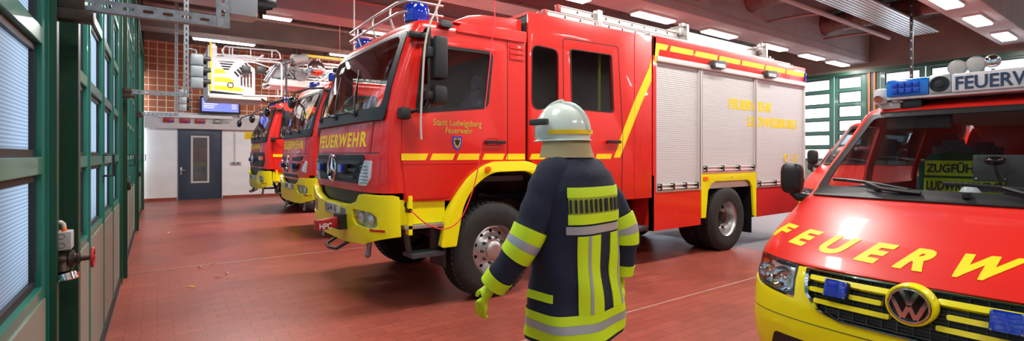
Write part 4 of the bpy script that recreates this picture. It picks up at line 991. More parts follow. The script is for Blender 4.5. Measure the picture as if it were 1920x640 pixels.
# far side of the body closed
LB().slab([[(b0, .5), (b0, 1.31), (b1, 1.31), (b1, .5), (6.65, .5), (6.6, 1.15), (5.2, 1.15), (5.14, .5)]], -.03, 0, farside).build('skirt_panel', 'red_matt', T1)
LB().slab([rect(b0, b0+.065, .5, 3.3)], -.08, 0, side).build('corner_pillar', 'red', core)
LB().slab([rect(b1-.02, b1, .5, 3.3)], -.08, 0, side).build('corner_pillar', 'alu_matt', core)
LB().slab([rect(b0, b1, 3.03, 3.32)], -.08, 0, side).build('upper_fascia', 'red', core, bevel=.004)
LB().slab([rect(b0+.065, b1, 2.955, 3.03)], -.06, .03, side).build('shutter_rail', 'alu_matt', core, bevel=.006)
LB().slab([rect(b1-.05, b1, 3.05, 3.22)], 0, .02, side).build('corner_blue_light', 'blue_lens', core, bevel=.005)
shut = [(b0+.07, 4.99, 1.16, 1.07), (5.06, 6.655, 1.42, 1.32), (6.70, b1-.03, 1.13, 1.03)]
for a, b, zb, zz in shut:
    prof = []; z = zb
    while z < 2.96:
        prof += [(z, .0), (z+.003, .004), (z+.026, .004), (z+.029, 0)]; z += .0305
    rr = [[(x, -1.215-d, zq) for zq, d in prof]+[(x, -1.20, prof[-1][0]), (x, -1.20, prof[0][0])] for x in (a+.02, b-.02)]
    sh = LB().rings(rr).build('roller_shutter', 'shutter', core, smooth=0)
    LB().slab([rect(a-.0, a+.014, zz, 2.96)], -.05, .004, side).slab([rect(b-.014, b, zz, 2.96)], -.05, .004, side).build('shutter_guide', 'alu_matt', sh)
    br = LB().slab([rect(a+.02, b-.02, zz, zb)], -.04, -.02, side).build('shutter_bottom_bar', 'alu', sh)
    for z in (zz+.03, zz+.085): LB().cyl((a+.03, -1.262, z), (b-.03, -1.262, z), .009, n=10).build('grab_bar', 'alu_matt', sh)
    n = 4
    for q in lin(a+.09, b-.07, n): LB().cbox(q-.02, q+.02, -1.275, -1.22, zz+.01, zz+.105, .006).build('latch', 'black', sh)
    for q in lin(a+.09, b-.07, n): LB().slab([circ(q, zz+.04, .010, 10)], .025, .028, side).build('latch_button', 'red_lens', sh)
    LB().slab([rect(a, b, zz-.018, zz)], -.04, .012, side).build('sill_trim', 'alu', sh)
LB().box(b0+.065, b1-.02, -1.20, -1.195, 1.05, 1.32).build('sill_backing', 'alu_matt', core)
m = LB()
for a in (5.025, 6.678): m.slab([rect(a-.022, a+.022, 1.05 if a < 6 else 1.3, 2.96)], -.04, .0, side)
m.build('divider_post', 'alu_matt', core)
m = LB()
for a in (5.0, 6.662): m.slab([rect(a-.008, a+.008, 1.1 if a < 6 else 1.35, 2.955)], .0, .006, side)
m.build('divider_seal', 'black', core)
# skirts
s1 = LB().slab([rect(b0+.065, 5.02, .50, 1.055)], -.03, 0, side).build('skirt_panel', 'red', core)
LB().box(b0, b0+.02, -1.25, -.6, .5, 1.3).build('skirt_front', 'red', core)
LB().box(b0+.02, 5.0, -1.19, -.65, .52, 1.29).build('locker_box', 'red_matt', core)
LB().slab([rect(6.70, b1-.03, .50, 1.01)], -.03, 0, side).build('skirt_panel', 'red_matt', core)
LB().box(6.80, b1-.05, -1.19, -.65, .52, 1.29).build('locker_box', 'red_matt', core)
ar = [(5.035, .60), (5.035, 1.30), (6.675, 1.30), (6.675, .50), (6.60, .53), (6.55, 1.02), (6.48, 1.13), (6.38, 1.17), (5.42, 1.17), (5.30, 1.13), (5.21, 1.02), (5.15, .60)]
LB().slab([rpoly(ar, [.01, .02, .02, .01, .02, .02, .05, .05, .06, .06, .05, .01])], -.03, .006, side).build('rear_wheel_arch', 'yellow', core, bevel=.006)
LB().slab([[(5.14, .6), (5.20, 1.02), (5.29, 1.14), (5.42, 1.18), (6.38, 1.18), (6.49, 1.14), (6.56, 1.02), (6.61, .5), (6.65, .5), (6.6, 1.1), (6.4, 1.24), (5.4, 1.24), (5.2, 1.1), (5.1, .6)]], -1.22, -.55, lambda u, v, w: (u, w, v)).build('arch_liner', 'black', core)
LB().slab([rrect(6.60, 6.62, .22, .85, .005)], -.5, -.05, side).build('mud_flap', 'black', T1)
LB().slab([rrect(5.07, 5.19, 1.20, 1.25, .008)], .006, .02, side).build('marker_lamp', 'amber', core)
LB().slab([circ(5.90, 1.235, .014, 14)], .006, .012, side).build('fuel_flap_lock', 'alu', core)
for s_ in (-1, 1): wheel(T1, 5.82, s_*1.225, .53, dual=True, steer=False, name='rear_wheel')
LB().cyl((5.82, -.95, .53), (5.82, .95, .53), .11).build('rear_axle', 'black', T1)
# fascia stripes, lettering
m = LB()
m.slab([[(b0+.03, 2.93), (b0+.06, 3.22), (4.21, 3.22), (4.16, 3.135), (b0+.14, 3.135), (b0+.09, 2.93)]], .0, .003, side)
for a, b in ((4.24, 4.82), (4.86, 5.48), (5.52, 6.16), (6.20, 6.95), (6.99, 7.72), (7.76, 8.48)):
    m.slab([[(a, 3.135), (b-.02, 3.135), (b+.01, 3.22), (a+.03, 3.22)]], 0, .003, side)
m.build('fascia_stripe', 'yellow_foil', core)
LB().text('FEUERWEHR', .225, -.0305, -.0285, side, bold=.05, shear=.22, align='LEFT', u=5.84, v=2.385, sx=1.12, space=.98).build('shutter_lettering', 'letter_yellow', core)
LB().text('LUDWIGSBURG', .225, -.0305, -.0285, side, bold=.05, shear=.22, align='LEFT', u=6.43, v=2.11, sx=1.15, space=.98).build('shutter_lettering', 'letter_yellow', core)
LB().text('112', .20, -.0305, -.0285, side, bold=.03, shear=.22, u=7.98, v=1.47, sx=.95).build('shutter_lettering', 'letter_yellow', core)
LB().slab([circ(7.80, 1.54, .075, 24), circ(7.80, 1.54, .06, 24)], -.027, -.022, side).slab([rpoly([(7.765, 1.50), (7.79, 1.50), (7.785, 1.54), (7.81, 1.58), (7.84, 1.575), (7.83, 1.60), (7.79, 1.60), (7.76, 1.55)], .005)], -.027, -.022, side).build('phone_symbol', 'yellow_foil', core)
for a in (5.35, 7.0):
    s_ = LB().slab([rpoly([(a-.13, 3.02), (a-.11, 3.10), (a+.21, 3.12), (a+.25, 3.04), (a+.20, 2.99), (a-.09, 2.98)], .015)], .0, .10, side).build('scene_light', 'grey_plastic', core, bevel=.012)
    LB().slab([rrect(a-.08, a+.19, 3.0, 3.06, .01)], .10, .104, side).build('scene_light_lens', 'lamp_clear', s_)
# roof gear: locker, walkway edge
LB().box(b0, b1-.5, -1.20, -1.08, 3.30, 3.37).build('roof_edge_rail', 'alu_matt', T1, bevel=.01)
tr = LB()
for i in range(80): tr.box(4.0+i*.052, 4.0+i*.052+.025, -1.205, -1.200, 3.325, 3.35)
tr.build('rail_perforation', 'zinc', T1, smooth=0)
LB().box(5.20, 7.45, -.84, -.15, 3.32, 3.66).build('roof_locker', 'alu', T1, bevel=.012)
for x in (5.05, 7.55):
    m = LB(); m.box(x, x+.06, -.98, -.1, 3.30, 3.72).box(x-.02, x+.09, -1.0, -.93, 3.30, 3.45).tube([(x-.3, -.9, 3.62), (x+.04, -.95, 3.72)], .02, 8).box(x-.05, x+.12, -.92, -.86, 3.55, 3.75)
    m.build('ladder_gantry', 'alu', T1, bevel=.005)
m = LB()
for k in range(5): m.box(7.65+k*.1, 7.7+k*.1, -1.0, -.3, 3.30, 3.5-.03*k)
m.build('rear_roof_fitting', 'alu', T1)
LB().tube([(8.25, -1.0, 3.3), (8.3, -1.0, 3.38), (8.45, -1.0, 3.38), (8.5, -1.0, 3.3)], .02, 8).build('roof_handle', 'alu', T1)
# extension ladder on the roof (rests on it, a thing of its own)
LD = thing('extension_ladder', 'silver two-section extension ladder lying on the roof of the nearest truck', 'ladder', (X0+4.0, YC-.75, 3.4))
def ladder_sec(x0, x1, ya, yb, z, nm):
    o = MB()
    for y in (ya, yb):
        o.box(x0, x1, y-.015, y+.015, z-.01, z+.075).box(x0, x1, y-.025, y+.025, z+.065, z+.08).box(x0, x1, y-.025, y+.025, z-.015, z)
    s_ = o.build(nm, 'alu_matt', LD, bevel=.003)
    r = MB(); q = x0+.2
    while q < x1-.1: r.cyl((q, ya, z+.035), (q, yb, z+.035), .014, n=8); q += .28
    r.build('rungs', 'alu', s_)
    e = MB()
    for y in (ya, yb): e.cbox(x0-.03, x0+.03, y-.03, y+.03, z-.02, z+.085, .005)
    e.build('end_cap', 'handwheel', s_)
    d = MB(); q = x0+.34
    while q < x1-.1: d.slab([rrect(q-.012, q+.012, z+.018, z+.052, .005)], 0, .002, lambda u, v, w: (u, ya-.016-w, v)); q += .28
    d.build('rung_holes', 'black', s_)
    return s_
LX = X0
ladder_sec(4.36, 7.1, 5.03, 5.42, 3.525, 'upper_section'); ladder_sec(4.08, 7.1, 4.97, 5.48, 3.40, 'lower_section')
MB().cbox(5.02, 5.12, 4.94, 5.03, 3.38, 3.64, .008).build('guide_bracket', 'alu', LD); MB().cbox(5.02, 5.12, 5.40, 5.5, 3.38, 3.64, .008).build('guide_bracket', 'alu', LD)
MB().box(4.6, 4.66, 4.95, 5.5, 3.29, 3.38).box(6.6, 6.66, 4.95, 5.5, 3.29, 3.38).build('ladder_rest', 'black', T1)

# ---------------------------------------------------------------- trucks 2 and 3
T2, _, _ = truck('fire_truck', 'red fire truck in the middle, its front between the nearest truck and the ladder truck', 2.42, 10.70, 2)
T3, _, _ = truck('ladder_truck', 'farthest red fire truck with orange indicators under the white rescue basket', 2.46, 15.55, 3)
for t, z in ((T2, 3.1), (T3, 2.7)):
    bd = LB().box(1.60, 8.2, -1.24, 1.24, .9, z).build('rear_body', 'red', t, bevel=.02)
    LB().slab([rect(1.9, 4.6, 1.2, z-.3), rect(1.95, 4.55, 1.25, z-.35)], 0, .02, side).slab([rect(4.9, 7.8, 1.2, z-.3), rect(4.95, 7.75, 1.25, z-.35)], 0, .02, side).build('shutter_frame', 'alu_matt', bd)
    LB().slab([rect(1.95, 4.55, 1.25, z-.35)], 0, .008, side).slab([rect(4.95, 7.75, 1.25, z-.35)], 0, .008, side).build('roller_shutter', 'shutter', bd)
    for s_ in (-1, 1): wheel(t, 5.6, s_*1.225, .53, dual=True, steer=False, name='rear_wheel')
    LB().cyl((5.6, -.95, .53), (5.6, .95, .53), .11).build('rear_axle', 'black', t)
    for y in (-.75, .75): beacon(t, .42, y, 3.05, .12, .15)
    LB().tube([(.34, -1.1, 3.03), (.34, -1.1, 3.16), (.38, -.5, 3.16), (.38, .5, 3.16), (.34, 1.1, 3.16), (.34, 1.1, 3.03)], .014, 8).build('roof_rail', 'alu', t)
    # long front mirror arms reaching forward from the roof corners
    for s_, c in ((1, 'black'), (-1, 'black')):
        a = LB().tube([(.15, s_*1.05, 2.86), (-.15, s_*1.15, 2.82), (-.40, s_*1.22, 2.72), (-.46, s_*1.22, 2.62)], .02, 8).build('front_mirror_arm', c, t)
        LB().ball((-.47, s_*1.22, 2.53), .07, .15, .11).build('front_mirror', 'black_gloss', a)
# yellow stripe already on the cab; the ladder and the basket belong to truck 3
def W3(x, y, z): return (x-2.46, y-15.55, z)
def b3(mb_pts): return mb_pts
ba = T3
def bx3(m, x0, x1, y0, y1, z0, z1): return m.box(x0-2.46, x1-2.46, y0-15.55, y1-15.55, z0, z1)
yn, yf = 14.65, 16.15
mp3 = lambda u, v, w: (u-2.46, yn-15.55-w, v)
def Q(px, py): return onY(px, py, yn)
fl = Q(387, 174)[1]
bk = LB(); bx3(bk, 1.06, 2.40, yn, yf, 3.05, 3.16)
bk = bk.build('rescue_basket', 'alu_matt', ba, bevel=.015)
pan = rpoly([Q(397, 82), Q(404, 82), Q(404, 107), Q(455, 112), Q(478, 130), Q(478, 180), Q(395, 170)], .01)
sl = []
# near side panel: white sheet with rows of slots
for k in range(4):
    a, z = Q(408+3*k, 113+5*k)
    b, _ = Q(440-3*k, 114+5*k); sl.append([(a, z), (b, z), (b-.03, z-.035), (a+.03, z-.035)])
for k in range(5):
    a, z = Q(438+5*k, 136-4*k); sl.append([(a, z), (a+.035, z+.04), (a+.13, z-.08), (a+.10, z-.12)])
for k in range(4):
    a, z = Q(451+6*k, 145-3*k); sl.append([(a, z), (a+.04, z+.02), (a+.04, z-.25-.06*k), (a, z-.2-.06*k)])
LB().slab([pan]+sl, 0, .02, mp3).build('slotted_side_panel', 'white_paint', bk)
bx = LB()
bx3(bx, 1.10, 1.85, yn+.03, yn+.05, 3.1, 4.0).build('panel_backing', 'grey_plastic', bk)
m = LB()
m.slab([[Q(402, 129), Q(418, 129.5), Q(424, 138), Q(402, 138)]], .02, .024, mp3).slab([[Q(402, 144), Q(432, 147), Q(441, 156), Q(402, 153)]], .02, .024, mp3).slab([[Q(402, 160), Q(449, 164), Q(458, 172), Q(402, 168)]], .02, .024, mp3)
m.slab([[Q(393, 79), Q(397, 79), Q(397, 171), Q(393, 170)]], .0, .026, mp3).build('yellow_stripe', 'yellow_foil', bk)
c = Q(432, 160); LB().slab([circ(c[0], c[1], .075, 28), circ(c[0], c[1], .055, 28)], .024, .03, mp3).build('round_mark', 'black', bk)
f = LB().rings([[(x-2.46, y-15.55, z) for y, z in ((yn, 3.10), (yf, 3.10), (yf, 4.30), (yn, 4.38))] for x in (1.04, 1.08)]); f.build('front_panel', 'white_paint', bk)
bx = LB(); bx3(bx, 1.06, 1.24, yn+.02, yf, 4.05, 4.38).build('front_locker', 'white_paint', bk)
m = LB()
def rail(pts, r=.022): m.tube([W3(*p) for p in pts], r, 8)
a = Q(420, 87); b = Q(522, 97); c = Q(524, 110); d = Q(420, 105)
rail([(a[0], yn, d[1]), (a[0]-.04, yn, (a[1]+d[1])/2), (a[0]+.02, yn, a[1]), (b[0]-.05, yn, b[1]+.02), (b[0]+.03, yn, b[1]-.05), (c[0]+.03, yn, c[1]), (c[0]-.05, yn, c[1]-.03), (a[0], yn, d[1])])
for px in (430, 436, 470, 510): q = Q(px, 90); rail([(q[0], yn, q[1]+(a[1]-q[1])*.6), (q[0], yn, Q(px, 108)[1])], .016)
e0 = Q(404, 107); e1 = Q(528, 118); e2 = Q(528, 181); e3 = Q(455, 179)
rail([(e0[0], yn, e0[1]), (e1[0]-.05, yn, e1[1]), (e1[0], yn, e1[1]-.05), (e2[0], yn, e2[1]), (e3[0], yn, e3[1])], .03)
for y in (yn+.5, yf): rail([(1.2, y, 4.25), (2.3, y, 4.30), (2.9, y, 4.15), (2.95, y, 3.3)], .022)
rail([(1.1, yn, 4.36), (1.1, yf, 4.36)]); rail([(2.3, yn, 4.26), (2.3, yf, 4.3)])
m.build('guard_rail', 'white_paint', bk)
for px, py in ((460, 132), (488, 133)):
    q = Q(px, py); o = LB().cbox(q[0]-.10-2.46, q[0]+.10-2.46, yn-15.55-.22, yn-15.55-.08, q[1]-.10, q[1]+.09, .03).tube([W3(q[0], yn-.1, q[1]), W3(q[0]+.15, yn, q[1]-.05)], .02, 8)
    o.build('floodlight', 'black', bk)
m = LB()
for px in (535,):
    m.tube([W3(*((Q(534, 110)[0]), yn-.05, Q(534, 112)[1])), W3(Q(536, 150)[0], yn-.05, Q(536, 150)[1]), W3(Q(536, 180)[0], yn-.05, Q(536, 178)[1]), W3(Q(525, 190)[0], yn-.05, Q(525, 188)[1])], .025, 8)
m.tube([W3(Q(490, 180)[0], yn, 3.1), W3(Q(500, 185)[0], yn, 3.02), W3(Q(530, 186)[0], yn, 3.02)], .022, 8)
m.build('black_bumper_tube', 'black', bk)
# boom: truss ladder sections
bm_ = LB()
z0 = 3.55; bs = LB()
for y in (14.95, 15.95):
    bx3(bs, 2.5, 9.5, y-.06, y+.06, z0-.03, z0+.14)
bx3(bs, 2.6, 9.5, 15.0, 15.9, z0-.02, z0+.02)
bs = bs.build('ladder_boom', 'alu_matt', T3, bevel=.01)
for j, (yo, zt, x0) in enumerate(((0, 4.42, 3.1), (.13, 4.2, 2.9), (.24, 4.05, 2.7))):
    m = LB()
    for y in (14.98+yo, 15.92-yo):
        m.tube([W3(x0, y, zt), W3(9.5, y, zt)], .032, 6); m.tube([W3(x0-.2, y, z0+.16+.1*j), W3(9.5, y, z0+.16+.1*j)], .03, 6); m.tube([W3(x0-.2, y, z0+.16+.1*j), W3(x0, y, zt)], .03, 6)
        x = x0; k = 0
        while x < 8.6:
            m.tube([W3(x, y, zt), W3(x+.35, y, z0+.18+.1*j), W3(x+.7, y, zt)], .02, 6); x += .7
    x = x0
    while x < 9.3: m.tube([W3(x, 14.98+yo, z0+.2+.1*j), W3(x, 15.92-yo, z0+.2+.1*j)], .018, 6); x += .3
    m.build('boom_section', ('alu_matt', 'alu', 'zinc')[j], bs)
m = LB(); bx3(m, 3.35, 6.0, 14.88, 14.92, 4.40, 4.47).build('boom_yellow_edge', 'yellow', bs)
m = LB()
for x, y, z, r in ((2.75, 15.2, 3.95, .2), (3.0, 15.6, 3.8, .24), (3.3, 15.1, 3.85, .15)): m.cyl(W3(x, y-.2, z), W3(x, y+.2, z), r)
m.tube([W3(2.4, 14.9, 3.6), W3(2.7, 14.9, 4.1), W3(3.2, 14.9, 4.3), W3(3.5, 14.9, 4.3)], .06, 10).tube([W3(2.4, 15.3, 3.5), W3(2.8, 15.2, 3.7), W3(3.6, 15.2, 3.9)], .05, 10)
m.tube([W3(3.1, 14.85, 3.75), W3(2.95, 14.85, 3.95), W3(3.3, 14.85, 4.15), W3(3.6, 14.85, 4.35)], .04, 10)
m.build('basket_joint', 'zinc', bs)
LB().cyl(W3(3.1, 14.8, 4.25), W3(3.45, 14.8, 4.35), .12).build('water_monitor', 'box_grey', bs)
q = Q(588, 125)
LB().ball(W3(3.62, 14.45, 4.02), .24, .10, .22).build('round_mirror', 'chrome', bs)
LB().tube([W3(3.62, 14.45, 4.0), W3(3.62, 14.9, 3.9)], .02, 8).build('mirror_arm', 'black', bs)

# ================================================================ THE VAN (local: x to the rear from the emblem, y across)
VP = [  # z, x on the centre line, half width, corner set-back, exponent
 (.20, .14, .88, .34), (.30, .05, .93, .38), (.42, .0, .945, .40), (.55, -.02, .95, .41), (.70, -.01, .95, .42), (.84, .02, .95, .43),
 (.93, .07, .95, .42), (1.0, .16, .95, .40), (1.08, .30, .948, .37), (1.17, .50, .945, .33), (1.24, .68, .942, .29), (1.30, .88, .935, .24),
 (1.33, .93, .93, .24), (1.50, 1.10, .905, .26), (1.75, 1.36, .835, .26), (1.92, 1.53, .785, .22), (1.965, 1.62, .765, .20), (2.0, 1.75, .74, .18), (2.02, 1.95, .70, .15)]
VX = [(a, b) for a, b, c, d in VP]; VW = [(a, c) for a, b, c, d in VP]; VD = [(a, d) for a, b, c, d in VP]
VN = 2.9
def vS(t, z):                # surface point for t in [-1,1] (share of the half width) and height z
    t = max(-1, min(1, t))
    drop = .012*abs(t)**4*max(0, min(1, (z-.90)/.1))*max(0, min(1, (1.33-z)/.1))
    return Vector((interp(VX, z)+interp(VD, z)*(1-(1-abs(t)**VN)**(1/VN)), interp(VW, z)*t, z-drop))
def vMap(t, z, w):
    e = .003; tt = max(-.995, min(.995, t)); zz = max(.21, min(2.015, z))
    a = vS(tt+e, z)-vS(tt-e, z); b = vS(tt, zz+e)-vS(tt, zz-e); n = a.cross(b).normalized()
    if n.x > 0 and abs(n.x) > .02 or n.z < -.4: n = -n
    if abs(n.x) <= .02 and n.y*t < 0: n = -n
    return tuple(vS(t, z)+n*w)
def vPhi(u, z, w):
    a = u*PI/2; t = math.copysign(abs(math.sin(a))**(2/VN), u); return vMap(t, z, w)
ARC = [(0, .93)]; _s = 0
for k in range(1, 101):
    za = .93+.40*(k-1)/100; zb = .93+.40*k/100; _s += (vS(0, zb)-vS(0, za)).length; ARC.append((_s, zb))
def van(name, label, X, Y, lettered=True):
    R = thing(name, label, 'van', (X, Y, 0))
    CT = lin(-1, 1, 41); CZ_ = [a for a, *_ in VP]+[.36, .48, .62, .77, .965, 1.04, 1.125, 1.41, 1.62, 1.83]
    phw = lambda t: math.copysign(math.asin(abs(t)**(VN/2))/(PI/2), t)
    CU = lin(-.98, .98, 50)
    vz = lambda z: z
    # bumper, hood, pillars and roof front
    gr = rpoly([(-.56, .915), (.56, .915), (.545, .78), (.47, .70), (.33, .665), (-.33, .665), (-.47, .70), (-.545, .78)], [.01, .01, .05, .05, .05, .05, .05, .05])
    def hl(s): return rpoly([(s*.625, .925), (s*.975, .955), (s*.995, .87), (s*.985, .80), (s*.90, .765), (s*.62, .74)], [.012, .03, .02, .03, .05, .02])
    grp = [(phw(a), b) for a, b in gr]
    bumper_out = [(-1, .20), (1, .20), (1, .79), (phw(.985), .79), (phw(.90), .755), (phw(.615), .73), (phw(.615), .918), (-phw(.615), .918), (-phw(.615), .73), (-phw(.90), .755), (-phw(.985), .79), (-1, .79)]
    bp = LB().slab([bumper_out, grp], -.02, .006, vPhi, CU, CZ_).build('bumper', 'yellow', R)
    LB().slab([rpoly([(-.8, .36), (.8, .36), (.75, .50), (-.75, .50)], .04)], .004, .008, vMap, CT, CZ_).build('lower_grille', 'black', bp)
    LB().slab([rect(-.99, .99, .61, .614)], .006, .008, vMap, CT).build('bumper_joint', 'grey_plastic', bp)
    hood = LB().slab([[(-1, .955), (-phw(.975), .955), (-phw(.62), .928), (phw(.62), .928), (phw(.975), .955), (1, .955), (1, 1.19), (phw(.985), 1.318), (-phw(.985), 1.318), (-1, 1.19)]], -.012, .004, vPhi, CU, CZ_).build('hood', 'red', R)
    # fender / door side plates
    for s in (-1, 1):
        def sm(u, v, w, s=s):
            wd_ = interp(VW, v) if v < 1.99 else .70
            return (u, s*(wd_+w), v)
        ol = [(interp(VX, z)+interp(VD, z)-.004, z) for z in (.20, .42, .765, .93, 1.08, 1.24, 1.33, 1.5, 1.75, 1.9, 1.975)]
        ol = [(max(a, .40) if False else a, b) for a, b in ol]+[(4.75, 1.975), (4.82, 1.2), (4.84, .35), (4.5, .22)]
        for cx_ in (4.02, .98):
            ol += [(cx_+.38, .22)]+[(cx_+.38*math.cos(a), .36+.38*math.sin(a)) for a in lin(0, PI, 15)]+[(cx_-.38, .22)]
        wf = rpoly([(1.25, 1.33), (2.05, 1.33), (2.05, 1.84), (1.72, 1.84)], .03); wm = rrect(2.2, 3.3, 1.33, 1.84, .04); wr = rrect(3.42, 4.62, 1.33, 1.84, .05)
        cvs = [.3, .42, .55, .7, .84, .93, 1.0, 1.08, 1.17, 1.24, 1.30, 1.33, 1.5, 1.62, 1.75, 1.83, 1.9, 1.945]
        sd = LB().slab([ol, wf, wm, wr], -.02, 0, sm, lin(.5, 4.5, 9), cvs).build('body_side', 'red', R)
        LB().slab([[(.3, .24), (.3, .50), (.58, .50), (.60, .24)]], -.02, .004, sm, None, cvs).build('bumper_corner', 'yellow', sd)
        for w_, nm in ((wf, 'front_door_window'), (wm, 'sliding_door_window'), (wr, 'rear_side_window')):
            LB().slab([w_], -.012, -.006, sm, lin(1.3, 4.5, 12), cvs).build(nm, 'glass_dark' if nm[0] != 'f' else 'glass', sd)
        j = LB()
        for q in (1.18, 2.12, 3.36): j.slab([rect(q-.003, q+.003, .45, 1.25)], 0, .003, sm, None, cvs)
        j.build('door_joint', 'black', sd); LB().slab([rrect(1.85, 2.05, 1.10, 1.14, .015)], 0, .03, sm, None, cvs).build('door_handle', 'black', sd)
    # windscreen aperture: pillars + header
    phs = phw(.90)
    wo = rpoly([(-phw(.935), 1.335), (phw(.935), 1.335), (phw(.90), 1.93), (-phw(.90), 1.93)], .04)
    fr = LB().slab([rect(-1, 1, 1.305, 2.01), wo], -.03, .002, vPhi, CU, CZ_).build('windscreen_frame', 'red', R)
    wi = rpoly([(-.885, 1.365), (.885, 1.365), (.85, 1.89), (-.85, 1.89)], .05); wq = rpoly([(-.955, 1.33), (.955, 1.33), (.915, 1.935), (-.915, 1.935)], .05)
    sr = LB().slab([wq, wi], -.002, .005, vMap, CT, CZ_).build('windscreen_surround', 'black', fr)
    LB().slab([wi], -.004, .002, vMap, CT, CZ_).build('windscreen', 'glass', sr)
    # cowl and wipers
    LB().slab([rpoly([(-.93, 1.29), (.93, 1.29), (.92, 1.345), (-.92, 1.345)], .01)], .006, .018, vMap, CT, CZ_).build('cowl', 'black', R)
    wp = LB()
    for a_, b_ in ((.30, .82), (-.55, .12)):
        pts = [Vector(vMap(t, 1.345+.05*math.sin((t-a_)/(b_-a_)*PI*.5), .03)) for t in lin(a_, b_, 12)]
        wp.tube(pts, .012, 6); wp.tube([Vector(vMap(a_-.08, 1.325, .03)), Vector(vMap((a_+b_)/2-.1, 1.335, .05)), pts[6]], .014, 8)
    wp.cyl(Vector(vMap(-.02, 1.32, .02)), Vector(vMap(-.02, 1.33, .045)), .022).build('wipers', 'black', R)
    # roof
    rs = []
    for z in (1.975, 1.985, 1.995): pass
    top = LB(); N = 24; us = lin(1.95, 4.75, 8)
    sec = lambda x, k: [(x, math.copysign(.74*abs(math.sin(a))**(.6), math.sin(a)) if True else 0, 1.985+.06*max(0, math.cos(a))**.7*k) for a in lin(-PI/2, PI/2, N)]
    front = [tuple(vS(math.copysign(abs(math.sin(a))**(.6), a)*1.0, 1.975)) for a in lin(-PI/2, PI/2, N)]
    mid = [(p[0]+.16, p[1]*.985, 2.01+.012*math.cos(a)) for p, a in zip(front, lin(-PI/2, PI/2, N))]
    rows = [front, mid]+[sec(x, 1) for x in us]+[[(4.80, p[1]*.98, 1.90) for p in sec(4.75, 1)]]
    top.rings(rows, (False, False), closed=False).build('roof', 'red', R)
    LB().slab([rrect(-.90, .90, .35, 1.93, .08)], 4.78, 4.84, lambda u, v, w: (w, u*(1 if v < 1.3 else 1-(v-1.3)*.27), v), None, [.9, 1.3, 1.6]).build('tailgate', 'red', R)
    LB().box(.5, 4.7, -.85, .85, .38, .46).build('floor_pan', 'black', R)
    # headlamps
    for s in (-1, 1):
        h = LB().slab([hl(s)], -.075, -.06, vMap, CT, CZ_).build('headlamp', 'lamp_clear', R)
        rim_in = [(s*.83+(p[0]-s*.83)*.93, .83+(p[1]-.83)*.93) for p in hl(s)]
        LB().slab([hl(s), rim_in], -.06, -.002, vMap, CT, CZ_).build('lamp_rim', 'grey_plastic', h)
        LB().slab([hl(s)], -.003, .002, vMap, CT, CZ_).build('lamp_cover', 'glass', h)
        for t_, z_, r_ in ((.72, .83, .075), (.86, .85, .062)):
            c = Vector(vMap(s*t_, z_, -.035)); LB().rings(tilt([(r_*.25, .035), (r_*.6, .025), (r_*.9, .0), (r_, -.02), (r_*1.04, -.025)], c, (1, -s*.25, 0), 24), (True, False)).ball(c+Vector((.0, 0, 0)), r_*.28).build('reflector', 'chrome', h)
        LB().slab([rrect(*sorted((s*.925, s*.965)), .80, .90, .01)], -.05, -.012, vMap, CT).build('indicator', 'amber', h)
    # grille, bars, chrome frame, emblem
    g = LB().slab([gr], -.05, -.035, vMap, CT, CZ_).build('grille', 'black', R)
    m = LB()
    for z in lin(.68, .91, 13): m.slab([rect(-.53, .53, z, z+.004)], -.035, -.02, vMap, CT)
    for t_ in lin(-.5, .5, 15): m.slab([rect(t_-.003, t_+.003, .68, .91)], -.035, -.022, vMap, CT, CZ_)
    m.build('grille_mesh', 'grey_plastic', g)
    inn = [(p[0]*.962, .79+(p[1]-.79)*.93) for p in gr]
    LB().slab([gr, inn], -.03, .016, vMap, CT, CZ_).build('chrome_frame', 'chrome', g)
    for z, e in ((.872, .525), (.812, .52), (.752, .49)):
        if abs(z-.812) < .01: sgs = ((-e, -.14), (.14, e))
        else: sgs = ((-e, -.10), (.10, e))
        for a, b in sgs: LB().slab([rrect(a, b, z-.013, z+.013, .011)], -.03, .014, vMap, CT).build('grille_bar', 'yellow', g, bevel=.004)
    ec = (0, .845); q = lambda rad, a: (rad*math.cos(a)/.95, ec[1]+rad*math.sin(a))
    cc_ = lambda rad, n=44: [q(rad, 2*PI*i/n) for i in range(n)]
    fl = lambda t, z, w: (-.035-w, t*.95, z)
    em = LB().rings([[fl(p[0], p[1], w) for p in cc_(r_)] for r_, w in ((.104, -.06), (.104, .0), (.099, .014), (.091, .014), (.087, .0))], (True, False)).build('emblem_ring', 'yellow', g)
    LB().slab([cc_(.087), cc_(.078)], -.01, .02, fl).build('emblem_rim', 'chrome', em, bevel=.003)
    LB().slab([cc_(.08)], -.02, -.004, fl).build('emblem_field', 'black_gloss', em)
    th = .0095; KS = .88
    def bar(p0, p1, m):
        p0 = (p0[0]*KS, p0[1]*KS); p1 = (p1[0]*KS, p1[1]*KS)
        d = Vector((p1[0]-p0[0], p1[1]-p0[1])).normalized(); n = Vector((-d.y, d.x))*th
        m.slab([[((p0[0]+n.x)/.95, p0[1]+n.y+ec[1]), ((p1[0]+n.x)/.95, p1[1]+n.y+ec[1]), ((p1[0]-n.x)/.95, p1[1]-n.y+ec[1]), ((p0[0]-n.x)/.95, p0[1]-n.y+ec[1])]], -.006, .014, fl)
    m = LB()
    for a, b in (((-.038, .080), (-.004, .014)), ((.038, .080), (.004, .014)), ((-.080, .036), (-.032, -.074)), ((-.030, -.074), (-.002, -.008)), ((.002, -.008), (.030, -.074)), ((.032, -.074), (.080, .036)), ((-.012, .012), (.012, .012))): bar(a, b, m)
    m.build('emblem_letters', 'chrome', em)
